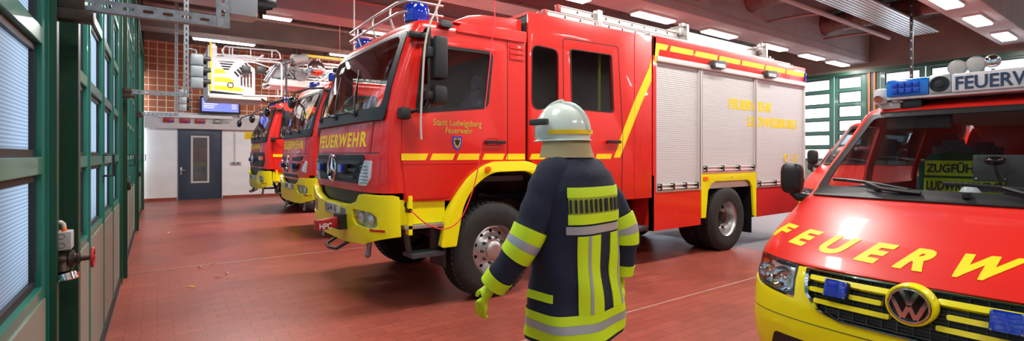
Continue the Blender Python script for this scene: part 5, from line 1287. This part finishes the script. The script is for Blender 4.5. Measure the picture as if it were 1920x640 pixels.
    # blue grille lamps
    for t_ in (.36, -.36):
        b = LB().slab([rrect(t_-.062, t_+.062, .79, .875, .01)], -.0, .03, vMap, CT).build('grille_blue_light', 'black', R, bevel=.004)
        LB().slab([rrect(t_-.056, t_+.056, .795, .87, .01)], .028, .055, vMap, CT).build('blue_lens', 'blue_lens', b, bevel=.008)
        m = LB()
        for a, c in ((-.052, .799), (.052, .799), (-.052, .866), (.052, .866)): m.slab([circ(t_+a, c, .005, 10)], .05, .058, vMap)
        m.build('screws', 'zinc', b)
    # hood lettering following the curved sheet
    if lettered:
        def hm(u, v, w):
            t = -u/.955; s_ = .10+v+.13*t*t
            return vMap(t, interp(ARC, max(0, s_)), w)
        LB().text('FEUERWEHR', .245, .0045, .0065, hm, bold=.05, shear=.52, sx=.82, align='CENTER', space=1.88, cu=lin(-.95, .95, 80), cv=lin(-.02, .25, 8)).build('hood_lettering', 'yellow_foil', hood)
    # mirrors
    for s in (-1, 1):
        a = LB().tube([(1.02, s*.90, 1.26), (1.0, s*1.0, 1.27), (1.0, s*1.06, 1.33)], .035, 10).build('mirror_foot', 'black', R)
        bm = bmesh.new(); bmesh.ops.create_cube(bm, size=1); bmesh.ops.bevel(bm, geom=list(bm.edges), offset=.30, segments=4, profile=.5, affect='EDGES')
        LB().bm(bm, Matrix.Translation((1.0, s*1.045, 1.415)) @ Matrix.Diagonal((.12, .15, .24, 1))).build('door_mirror', 'black', a)
    # wheels
    for x in (.98, 4.02):
        for s in (-1, 1):
            t = LB().lathe([(.20, 0), (.24, .01), (.30, .0), (.325, -.03), (.33, -.06), (.33, -.17), (.31, -.2), (.2, -.2)], (x, s*.90, .33), 'y', 40) if s > 0 else LB().lathe([(.20, 0), (.24, -.01), (.30, .0), (.325, .03), (.33, .06), (.33, .17), (.31, .2), (.2, .2)], (x, s*.90, .33), 'y', 40)
            t = t.build('wheel', 'rubber', R)
            LB().slab([circ(x, .33, .205, 36)]+[circ(x+.13*math.cos(k*PI/4), .33+.13*math.sin(k*PI/4), .025, 12) for k in range(8)], -.06, -.04, lambda u, v, w, s=s: (u, s*(.90+w), v)).lathe([(.06, -s*.05), (.05, -s*.02), (.02, -s*.015)], (x, s*.90, .33), 'y', 20, (False, True)).build('rim', 'rim', t)
    # interior
    LB().slab([[(.98, .9), (.96, 1.28), (1.35, 1.335), (1.62, 1.30), (1.68, 1.15), (1.62, .9)]], -.84, .84, lambda u, v, w: (u, w, v)).build('dashboard', 'dash', R, bevel=.02)
    for y, nm in ((.42, 'passenger_seat'), (-.42, 'driver_seat')): seat(R, 1.98, y, .72, 'seat_blue', True, nm)
    for y in (-.45, .0, .45): seat(R, 3.2, y, .72, 'seat_blue', True, 'rear_seat')
    m = LB(); cc = Vector((1.75, -.42, 1.25)); e1 = Vector((0, 1, 0)); e2 = Vector((.6, 0, .8))
    m.tube([cc+(e1*math.cos(a)+e2*math.sin(a))*.19 for a in [2*PI*i/28 for i in range(28)]], .016, 8, closed=True).cyl(cc-e1*.18, cc+e1*.18, .014).cyl(cc, cc+Vector((-.2, 0, -.15)), .03)
    m.build('steering_wheel', 'black', R)
    LB().box(1.9, 4.7, -.66, .66, 1.93, 1.95).build('headliner', 'ledge', R)
    for s in (-.42, .42): LB().cbox(1.62, 1.70, s-.2, s+.2, 1.80, 1.93, .02).build('sun_visor', 'grey_plastic', R)
    return R
VXW, VYW = 3.10, .855
V1 = van('command_van', 'red and yellow van in the right foreground with dark letters on its white roof bar', VXW, VYW)
# light bar
def lb(x0, x1, ya, yb, z0, z1, nm, mat, par, bev=.015): return LB().cbox(x0, x1, ya-VYW, yb-VYW, z0, z1, bev).build(nm, mat, par)
bar = LB().cbox(1.58, 1.92, -.62, .60, 2.03, 2.055, .01).build('roof_light_bar', 'white_paint', V1)
for y in (-.45, .45): LB().cbox(1.62, 1.9, y-.06, y+.06, 1.96, 2.03, .01).build('bar_foot', 'black', bar)
LB().cbox(1.56, 1.92, .33, .60, 2.05, 2.185, .025).build('blue_module', 'blue_bar', bar)
LB().cbox(1.56, 1.92, -.62, -.35, 2.05, 2.185, .025).build('blue_module', 'blue_bar', bar)
m = LB()
for i in range(4):
    for j in range(2): m.cbox(1.545, 1.565, .385+i*.045, .42+i*.045, 2.075+j*.045, 2.11+j*.045, .004)
m.build('led_cluster', 'blue_paint', bar)
LB().cbox(1.57, 1.91, .205, .335, 2.05, 2.19, .012).build('siren_housing', 'alu', bar)
c = (1.568, .27, 2.12)
LB().lathe([(.058, 0), (.058, -.012), (.048, -.014), (.048, -.004)], c, 'x', 32).lathe([(.03, -.0), (.028, -.012), (.01, -.014)], c, 'x', 24, (True, True)).slab([circ(.27, 2.12, .056, 28)], 0, .004, lambda u, v, w: (1.568-w, u, v)).build('siren_speaker', 'black', bar)
LB().cbox(1.56, 1.92, -.35, .205, 2.05, 2.185, .015).build('sign_box', 'white_paint', bar)
M('letter_blue', (40, 60, 90), .4)
LB().text('FEUERWEHR', .128, .0, .004, lambda u, v, w: (1.56-w, .185-u, 2.07+v), bold=.02, sx=.84, space=1.0).build('sign_lettering', 'letter_blue', bar)
for y, mt, z in ((.185, 'box_grey', 2.235), (.085, 'box_grey', 2.245), (.0, 'chrome', 2.255)):
    r_ = .056 if mt != 'chrome' else .045
    f = LB().lathe([(.02, .10), (r_*.8, .06), (r_, .0), (r_, -.012), (r_*.9, -.014)], (1.64, y, z), 'x', 28, (True, False)).cyl((1.66, y, z-.05), (1.66, y, 2.18), .01, n=8).build('work_lamp', 'zinc', bar)
    LB().lathe([(r_*.9, -.012), (r_*.6, -.02), (.002, -.022)], (1.64, y, z), 'x', 28).build('lens', mt, f)
# white camera on the roof corner
t = LB().cbox(1.60, 1.74, .60, .70, 2.0, 2.13, .03).build('roof_camera', 'white_paint', V1)
LB().cyl((1.6, .65, 2.05), (1.56, .65, 2.04), .03).build('camera_eye', 'chrome', t)
LB().cbox(1.62, 1.90, .52, .66, 1.96, 2.02, .02).build('camera_base', 'box_grey', t)
# dashboard things
t = thing('gps_antenna', 'white teardrop antenna on the van dashboard', 'antenna', (VXW+1.16, VYW+.0, 1.31))
MB().rings([[(VXW+1.16+dx*k-.03*(1-k), VYW+.02+dy*k, 1.315+h) for dx, dy in [(.11*math.cos(a)*(1.3 if math.cos(a) > 0 else .8), .055*math.sin(a)) for a in [2*PI*i/24 for i in range(24)]]] for k, h in ((1, 0), (1, .02), (.9, .045), (.65, .07), (.3, .085), (.05, .09))]).build('antenna_shell', 'white_paint', t)
t = thing('tablet_mount', 'black display unit with a round camera behind the van windscreen', 'display', (VXW+1.30, VYW-.10, 1.33))
MB().cbox(VXW+1.42, VXW+1.45, VYW-.26, VYW+.06, 1.42, 1.60, .008).build('display_plate', 'grey_plastic', t)
m = MB()
for a, b in ((-.24, 1.44), (.04, 1.44), (-.24, 1.58), (.04, 1.58), (-.1, 1.58), (-.1, 1.44)): m.cyl((VXW+1.42, VYW+a, b), (VXW+1.412, VYW+a, b), .006, n=8)
m.build('screws', 'chrome', t)
MB().ball((VXW+1.36, VYW-.06, 1.56), .035, .055, .03).tube([(VXW+1.37, VYW-.06, 1.54), (VXW+1.36, VYW-.07, 1.49), (VXW+1.37, VYW-.08, 1.45), (VXW+1.36, VYW-.10, 1.38)], .008, 8).build('dash_camera', 'black_gloss', t)
t = thing('dash_console', 'dark rounded console lying on the van dashboard right of the white antenna', 'console', (VXW+1.35, VYW-.2, 1.33))
bm = bmesh.new(); bmesh.ops.create_cube(bm, size=1); bmesh.ops.bevel(bm, geom=list(bm.edges), offset=.3, segments=4, affect='EDGES')
MB().bm(bm, Matrix.Translation((VXW+1.40, VYW-.22, 1.375)) @ Matrix.Diagonal((.30, .50, .10, 1))).build('console_shell', 'dark_fabric', t)
t = thing('strap', 'black strap lying on the van dashboard', 'strap', (VXW+1.3, VYW+.4, 1.335))
MB().tube([(VXW+1.25+.05*math.cos(a), VYW+.36+.13*math.sin(a), 1.345+.015*math.sin(3*a)) for a in [2*PI*i/20 for i in range(20)]], .012, 6, closed=True).build('strap_loop', 'black', t)
tag(MB().tube([(VXW+1.2, VYW+.75, 1.335), (VXW+1.25, VYW+.6, 1.36), (VXW+1.3, VYW+.5, 1.35), (VXW+1.42, VYW+.45, 1.34)], .02, 8).build('glove', 'black'), 'black work glove on the far end of the van dashboard', 'glove')
# command vest hung over the passenger seat
xs = VXW+2.40; yc_ = VYW+.33
t = thing('command_vest', 'green vest with lime lettered panels hanging over the van seat', 'vest', (xs, yc_, 1.2))
vm = lambda u, v, w: (xs-w+.18*(v-1.25)-.02*math.cos(u*9), yc_+u, v)
MB().slab([rpoly([(-.30, 1.18), (.27, 1.18), (.30, 1.50), (.22, 1.60), (.08, 1.63), (-.10, 1.62), (-.24, 1.585), (-.33, 1.48)], .03)], -.02, .02, vm, lin(-.3, .3, 13), lin(1.2, 1.6, 7)).build('vest_back', 'vest_green', t)
for z0_, z1_, tx in ((1.42, 1.55, 'ZUGFÜHRER'), (1.27, 1.40, 'LUDWIGSBURG')):
    pn = MB().slab([rrect(-.26, .25, z0_, z1_, .01)], .02, .024, vm, lin(-.3, .3, 13)).build('lime_panel', 'lime', t)
    MB().text(tx, .10, .024, .027, lambda u, v, w: vm(-u, v, w), bold=.03, sx=.80 if tx[0] == 'Z' else .68, u=-.235, v=z0_+.03).build('vest_lettering', 'black', pn)
# other vehicles parked farther back
def dupvan(name, label, x, y, s=1.0, rz=0):
    c = dup(V1); c.name = name; c['label'] = label; c.location = (x, y, 0); c.scale = (s, s, s); c.rotation_euler = (0, 0, rz)
    return c
drop = ('roof_camera', 'hood_lettering')
v2 = dupvan('van', 'red van with a blue roof light parked behind the foreground van', 8.75, 3.05, 1.1)
v3 = dupvan('van', 'red car seen in the gap between the shutters and the foreground van', 14.3, 5.6, .9)
def prune(r, names):
    for c in [k for k in bpy.data.objects if k.parent == r]:
        if any(c.name.startswith(n) for n in names):
            for g in [k for k in bpy.data.objects if k.parent == c]:
                for h in [k for k in bpy.data.objects if k.parent == g]: bpy.data.objects.remove(h)
                bpy.data.objects.remove(g)
            bpy.data.objects.remove(c)
        else: prune(c, names)
prune(v2, ('roof_light_bar', 'roof_camera', 'hood_lettering')); prune(v3, ('roof_light_bar', 'roof_camera', 'hood_lettering', 'grille_blue_light'))
b = LB().lathe([(.06, 0), (.06, .02)], (1.9, .5, 2.0), 'z', 20, (True, True)).build('beacon', 'black', v2)
LB().lathe([(.055, .02), (.055, .08), (.03, .10)], (1.9, .5, 2.0), 'z', 20, (True, True)).build('blue_lens', 'blue_lens', b)

# ================================================================ THE FIREFIGHTER walking away to the left (local: +y is where he walks, +x his right)
PX, PY, HEAD = 1.86, 2.0, math.atan2(.97, -.20)-PI/2
FF = thing('firefighter', 'person in navy turnout coat with lime bands and white helmet, walking left past the truck', 'person', (PX, PY, 0))
FF.rotation_euler = (0, 0, HEAD)
def skin_body(name, chains, mat, parent, sub=2, root=0):
    vs = []; es = []; rad = []; key = {}
    for ch in chains:
        prev = None
        for p, r in ch:
            k = tuple(round(q, 4) for q in p)
            if k not in key: key[k] = len(vs); vs.append(p); rad.append(r)
            i = key[k]
            if prev is not None and prev != i: es.append((prev, i))
            prev = i
    me = bpy.data.meshes.new(name); me.from_pydata(vs, es, [])
    o = bpy.data.objects.new(name, me); COL.objects.link(o)
    md = o.modifiers.new('s', 'SKIN'); md.use_smooth_shade = True
    for i, r in enumerate(rad):
        d = me.skin_vertices[0].data[i]; d.radius = (r, r) if not isinstance(r, tuple) else r; d.use_root = (i == root)
    sb = o.modifiers.new('d', 'SUBSURF'); sb.levels = sub; sb.render_levels = sub
    bpy.context.view_layer.update()
    m2 = bpy.data.meshes.new_from_object(o.evaluated_get(bpy.context.evaluated_depsgraph_get()))
    bpy.data.objects.remove(o); m2.materials.clear(); m2.materials.append(MATS[mat]); m2.name = name
    for p in m2.polygons: p.use_smooth = True
    o = bpy.data.objects.new(name, m2); COL.objects.link(o); o.parent = parent
    return o
# joints: left arm (x negative) swings forward, right arm back; left leg back, right leg forward
hip = (0, 0, .98)
legL = [((0, 0, .98), .15), ((-.11, -.02, .90), .115), ((-.13, .02, .52), .082), ((-.13, -.22, .14), .058)]
legR = [((0, 0, .98), .15), ((.11, .02, .90), .115), ((.12, .20, .52), .082), ((.12, .27, .12), .058)]
spine = [((0, 0, .98), .15), ((0, 0, 1.18), .145), ((0, .02, 1.40), .16), ((0, .03, 1.52), .10), ((0, .045, 1.59), .06), ((0, .07, 1.64), .075), ((0, .085, 1.70), .088), ((0, .08, 1.77), .075)]
SL = (-.20, .02, 1.47); EL = (-.33, .08, 1.16); WLh = (-.42, .24, .90)
SR = (.20, .02, 1.47); ER = (.29, -.12, 1.18); WR = (.30, -.10, .89)
armL = [((0, .02, 1.40), .16), (SL, .075), (EL, .052), (WLh, .036)]
armR = [((0, .02, 1.40), .16), (SR, .075), (ER, .052), (WR, .036)]
body = skin_body('body', [spine, legL, legR, armL, armR], 'skin', FF)
# boots
for (x, y, z) in ((-.13, -.22, .10), (.12, .27, .09)):
    tl = -.3 if y < 0 else .12
    rs = []
    for yy, hw, h, b in ((-.12, .035, .06, .0), (-.11, .045, .12, 0), (-.04, .055, .16, 0), (.05, .055, .10, 0), (.12, .055, .075, 0), (.17, .045, .055, 0), (.19, .02, .03, 0)):
        rs.append([(x+hw*math.cos(a), y+yy, .004+h/2+h/2*math.sin(a)) for a in [2*PI*i/14 for i in range(14)]])
    LB().rings(rs).tube([(x, y-.04, .10), (x, y-.03, .30)], [.06, .07], 14).build('boot', 'black', FF)
def limb(pts, rads, n=24, squash=1.0):
    return LB().tube(pts, rads, n)
def pathpts(pts, k=6):
    out = []
    P_ = [Vector(p) for p in pts]; P_ = [P_[0]*2-P_[1]]+P_+[P_[-1]*2-P_[-2]]
    for i in range(1, len(P_)-2):
        for j in range(k):
            t = j/k; a, b, c, d = P_[i-1:i+3]
            out.append(.5*((2*b)+(-a+c)*t+(2*a-5*b+4*c-d)*t*t+(-a+3*b-3*c+d)*t**3))
    out.append(P_[-2]); return out
def seg(pts, rads, s0, s1, grow, n=24, steps=6):     # a sleeve band: a piece of the same limb, slightly larger
    P_ = pathpts(pts, 8); N = len(P_)-1; R_ = [interp([(i/(len(rads)-1), r) for i, r in enumerate(rads)], k/N) for k in range(N+1)]
    def at(s): f = s*N; i = min(int(f), N-1); q = f-i; return P_[i].lerp(P_[i+1], q), R_[i]*(1-q)+R_[i+1]*q
    pp = [at(s0+(s1-s0)*j/steps) for j in range(steps+1)]
    return [p for p, r in pp], [r+grow for p, r in pp]
# trousers
for lg, s in ((legL, -1), (legR, 1)):
    pts = [lg[1][0], lg[2][0], (lg[3][0][0], lg[3][0][1], lg[3][0][2]+.05)]
    rd = [.125, .105, .098]
    a, b = seg(pts, rd, 0, 1, 0, steps=14); tr = LB().tube(a, b, 24).build('trouser_leg', 'navy', FF)
    a, b = seg(pts, rd, .74, .88, .006); LB().tube(a, b, 24).build('trouser_band', 'lime', tr)
    a, b = seg(pts, rd, .79, .83, .008); LB().tube(a, b, 24).build('reflective_band', 'silver_band', tr)
# coat torso as stacked rounded rings with folds
TZ = [(.64, .300, .225), (.72, .295, .22), (.85, .28, .205), (1.0, .27, .19), (1.12, .27, .19), (1.28, .275, .20), (1.42, .272, .19), (1.505, .238, .165), (1.555, .165, .12), (1.585, .10, .095)]
def torso_pt(a, z, g=0):
    rx = interp([(q[0], q[1]) for q in TZ], z)+g; ry = interp([(q[0], q[2]) for q in TZ], z)+g
    c, s = math.cos(a), math.sin(a)
    f = .007*math.sin(a*7+z*3)*min(1, (1.5-z)*2)+.006*math.sin(a*3+z*22)*max(0, min(1, (1.3-z)*3))
    return (math.copysign(abs(c)**.85, c)*(rx+f), math.copysign(abs(s)**.85, s)*(ry+f)+.02*max(0, z-1.0), z)
def torso(z0, z1, g=0, a0=0, a1=2*PI, n=56, nz=None, cap=False):
    nz = nz or max(3, int((z1-z0)/.02)); zs = lin(z0, z1, nz)
    if a1-a0 > 6.2: return [[torso_pt(2*PI*i/n, z, g) for i in range(n)] for z in zs]
    return [[torso_pt(a, z, g) for a in lin(a0, a1, n//2)] for z in zs]
def patch_t(m, z0, z1, a0, a1, g=.006):
    fn = lambda a, z, w: Vector(torso_pt(a, z, g+w)); m.add(*grid_solid(fn, lin(a0, a1, 20), lin(z0, z1, max(3, int((z1-z0)/.03))), .005)); return m
coat = LB().rings(torso(.64, 1.585), (False, False))
pL = [(-.10, .02, 1.48), SL, EL, WLh]; pR = [(.10, .02, 1.48), SR, ER, WR]
rL = [.10, .095, .082, .066]
for p_ in (pL, pR):
    a, b = seg(p_, rL, 0, .96, 0, steps=26); b = [r*(1+.05*math.sin(i*1.9)) for i, r in enumerate(b)]
    coat.tube(a, b, 24)
coat = coat.build('coat', 'navy', FF, smooth=60)
# collar
LB().rings([[(.085*k*math.cos(a), .045+.085*k*math.sin(a), z) for a in [2*PI*i/28 for i in range(28)]] for z, k in ((1.54, 1.15), (1.57, 1.08), (1.61, 1.0), (1.615, .9), (1.57, .9))], (False, False)).build('collar', 'navy', FF)
m = LB().rings(torso(.66, .715, .008), (False, False)).rings(torso(.755, .80, .008), (False, False)); m.build('hem_band', 'lime', coat)
LB().rings(torso(.715, .755, .010), (False, False)).build('hem_reflector', 'silver_band', coat)
# back (towards -y): wide lettered panel, reflective belt and long vertical panel
aB = -PI/2
m = LB(); patch_t(m, 1.25, 1.30, aB-.95, aB+.95); patch_t(m, 1.385, 1.435, aB-.95, aB+.95); m.build('back_band', 'lime', coat)
M('lime_dark', (150, 165, 40), .6)
m = LB(); patch_t(m, 1.30, 1.385, aB-.93, aB+.93, .005); m.build('back_panel', 'lime_dark', coat)
def bt(u, v, w):
    a = aB+u/.25; return torso_pt(a, v, .011+w)
m = LB()
for k in range(15): m.slab([rect(-.225+k*.031, -.212+k*.031, 1.31, 1.375)], 0, .003, bt)
m.build('panel_bars', 'navy', coat)
m = LB(); patch_t(m, 1.20, 1.24, aB-1.0, aB+2.2); m.build('waist_reflector', 'silver_band', coat)
for a in (aB-.42, aB+.42): m = LB(); patch_t(m, .80, 1.19, a-.30, a+.30, .007); m.build('back_vertical_band', 'lime', coat)
for a in (aB-.42, aB+.42): m = LB(); patch_t(m, .80, 1.19, a-.035, a+.035, .010); m.build('vertical_reflector', 'silver_band', coat)
m = LB(); patch_t(m, 1.22, 1.27, PI*.5-1.1, PI*.5+1.1); m.build('chest_band', 'lime', coat)
# pocket flaps
m = LB(); patch_t(m, .86, .90, PI-.45, PI+.25, .016); m.build('pocket_flap', 'lime', coat)
for p_, nm in ((pL, 'l'), (pR, 'r')):
    a, b = seg(p_, rL, .60, .66, .008); c_, d_ = seg(p_, rL, .70, .76, .008); LB().tube(a, b, 24).tube(c_, d_, 24).build('sleeve_band', 'lime', coat)
    a, b = seg(p_, rL, .66, .70, .009); LB().tube(a, b, 24).build('sleeve_reflector', 'silver_band', coat)
    a, b = seg(p_, rL, .90, .97, .006); LB().tube(a, b, 24).build('cuff', 'lime', coat)
# gloved hands: palm, four fingers, thumb as one skinned surface
def hand(w, d, side_, name):
    w = Vector(w); d = Vector(d).normalized(); up = Vector((side_, 0, .1)); t = (up-d*up.dot(d)).normalized(); n = d.cross(t)   # t points away from body
    f = n if n.y > 0 else -n       # thumb side, forwards
    inn = -t
    palm = w+d*.05
    ch = [[(tuple(w-d*.02), .035), (tuple(w+d*.03), (.036, .024)), (tuple(palm+d*.03), (.042, .020))]]
    k0 = tuple(palm+d*.03)
    for i, (o, L) in enumerate(((.033, .075), (.011, .085), (-.011, .08), (-.032, .062))):
        b = palm+d*.045+f*o
        ch.append([(k0, (.042, .020)), (tuple(b), .0115), (tuple(b+d*L*.42+inn*.010), .0105), (tuple(b+d*L*.72+inn*.030), .010), (tuple(b+d*L*.85+inn*.052), .009)])
    tb = w+d*.03+f*.03
    ch.append([(tuple(w+d*.03), (.036, .024)), (tuple(tb+f*.012), .014), (tuple(tb+f*.034+d*.03+inn*.008), .012), (tuple(tb+f*.040+d*.058+inn*.02), .0105)])
    return skin_body(name, ch, 'lime', FF, 2)
hand(WLh, Vector(WLh)-Vector(EL)+Vector((0, 0, -.08)), -1, 'gloved_hand')
hand(WR, Vector(WR)-Vector(ER)+Vector((0, .02, -.05)), 1, 'gloved_hand')
# face
hc = Vector((0, .10, 1.685))
f = LB(); rs = []
for i in range(15):
    ph_ = PI*i/14; z = .125*math.cos(ph_); r_ = math.sin(ph_)
    ring = []
    for j in range(24):
        a = 2*PI*j/24; cx_, sy_ = math.cos(a), math.sin(a)
        jaw = 1-.22*max(0, -z/.125)
        yy = .098*sy_*r_; 
        if sy_ > .6:
            yy += .022*math.exp(-((z+.015)/.022)**2)*math.exp(-(cx_/.18)**2)+.006*math.exp(-((z+.06)/.01)**2)*math.exp(-(cx_/.35)**2)-.008*math.exp(-((z-.018)/.016)**2)*math.exp(-((abs(cx_)-.42)/.2)**2)
        ring.append(tuple(hc+Vector((.076*cx_*r_*jaw, yy, z))))
    rs.append(ring)
f.rings(rs).build('face', 'skin', FF, smooth=180)
for s in (-1, 1):
    LB().ball(tuple(hc+Vector((s*.03, .085, .018))), .011, .008, .008).build('eye', 'plate_white', FF)
    LB().ball(tuple(hc+Vector((s*.03, .092, .018))), .005, .003, .005).build('pupil', 'black', FF)
    LB().ball(tuple(hc+Vector((s*.078, .0, 0))), .012, .022, .032).build('ear', 'skin', FF)
LB().tube([tuple(hc+Vector((x, .088-.3*x*x*10*.1, -.060+.002*abs(x)*10))) for x in lin(-.024, .024, 7)], .004, 6).build('lips', 'handwheel', FF)
# helmet: shell, rim, visor, neck guard, chin strap
hz = hc+Vector((0, -.012, .045))
def hpt(a, b, g=0):
    rx, ry, rz = .136+g, .168+g, .158+g
    return (hz.x+rx*math.cos(a)*math.cos(b), hz.y+ry*math.sin(a)*math.cos(b), hz.z+rz*math.sin(b)*(1+.04*math.sin(a)))
rs = [[hpt(2*PI*i/36, b) for i in range(36)] for b in lin(-.28, PI/2-.02, 14)]
hm_ = LB().rings(rs, (False, True)).rings([[hpt(2*PI*i/36, -.28, -.0) for i in range(36)], [(p[0], p[1], p[2]-.006) for p in [hpt(2*PI*i/36, -.28, .018) for i in range(36)]], [hpt(2*PI*i/36, -.28, -.012) for i in range(36)]], (False, False)).build('helmet', 'helmet_white', FF)
LB().tube([hpt(PI/2, b, .006) for b in lin(0, PI/2, 10)]+[hpt(-PI/2, b, .006) for b in lin(PI/2, 0, 10)], .012, 8).build('helmet_ridge', 'helmet_white', hm_)
fn = lambda a, b, w: Vector(hpt(a, b, .008+w)); LB().add(*grid_solid(fn, lin(PI*.12, PI*.88, 18), lin(-.20, .28, 6), .004)).build('raised_visor', 'glass', hm_)
m = LB(); m.add(*grid_solid(fn, lin(PI*1.02, PI*1.98, 22), lin(-.12, .02, 3), .004)); m.build('helmet_stripe', 'yellow_foil', hm_)
M('neck_cloth', (176, 160, 118), .85, noise=.15)
def ng(a, v, w): k = .128+.03*v; return Vector((hz.x+(k+w)*math.cos(a), hz.y+(.148+.035*v+w)*math.sin(a), hz.z-.03-.115*v))
LB().add(*grid_solid(ng, lin(PI*.93, PI*2.07, 30), lin(0, 1, 7), .006)).build('neck_guard', 'neck_cloth', hm_)
for s in (-1, 1): LB().tube([tuple(hz+Vector((s*.11, .02, -.02))), tuple(hc+Vector((s*.075, .03, -.07))), tuple(hc+Vector((s*.03, .05, -.125)))], .008, 6).build('chin_strap', 'black', hm_)
LB().cbox(-.172, -.140, .02+.05, .14+.05, 1.76, 1.795, .01).build('helmet_lamp', 'grey_plastic', hm_)

# ---------------------------------------------------------------- hanging cables
a1 = onY(790, 262, 4.1); 
pts = [(a1[0]+.0, 4.1, a1[1]), (onY(789, 225, 4.1)[0], 4.1, onY(789, 225, 4.1)[1]), (onY(792, 160, 4.1)[0], 4.1, onY(792, 160, 4.1)[1]), (onY(797, 85, 4.1)[0], 4.1, onY(797, 85, 4.1)[1]), (onY(808, 40, 4.1)[0], 4.1, onY(808, 40, 4.1)[1]), (onY(826, 0, 4.1)[0], 4.1, onY(826, 0, 4.1)[1])]
pts += [(pts[-1][0]+.45, 4.1, 4.2), (pts[-1][0]+.6, 4.1, CZ+.02)]
tag(MB().tube(pathpts(pts, 8), .010, 8).build('air_hose', 'hose_beige'), 'pale hose hanging from the ceiling in front of the cab mirror', 'hose')
cp = [(928, 0), (924, 50), (920, 100), (915, 150), (908, 215), (900, 290), (890, 345), (872, 395), (855, 420), (830, 430), (800, 420), (780, 404), (772, 397)]
pts = []
for i, (a, b) in enumerate(cp):
    Y = 4.42 if i < 9 else 4.42+.10*(i-8)/4
    x, z = onY(a, b, Y); pts.append((x, Y, z))
pts = [(pts[0][0]+.02, 4.42, CZ+.02)]+pts+[(X0+.105, YC-1.27, 1.045)]
tag(MB().tube(pathpts(pts, 8), .006, 8).build('charging_cable', 'cable_red'), 'thin red charging cable hanging down to the socket of the nearest truck', 'cable')
for px, Y, c, lb_ in ((677, 10.2, 'cable_red', 'thin red cable hanging beyond the roof rail of the nearest truck'), (1, 1, None, None)):
    if c is None: continue
    x, z = onY(px-40, 100, Y)
    tag(MB().tube([(x, Y, 3.4), (x, Y, CZ+.02)], .005, 6).build('charging_cable', c), lb_, 'cable')
x, z = onY(664, 60, 9.0)
tag(MB().tube([(x, 9.0, 3.2), (x, 9.0, CZ+.02)], .014, 6).build('air_hose', 'hose_beige'), 'pale vertical hose left of the nearest truck roof rail', 'hose')
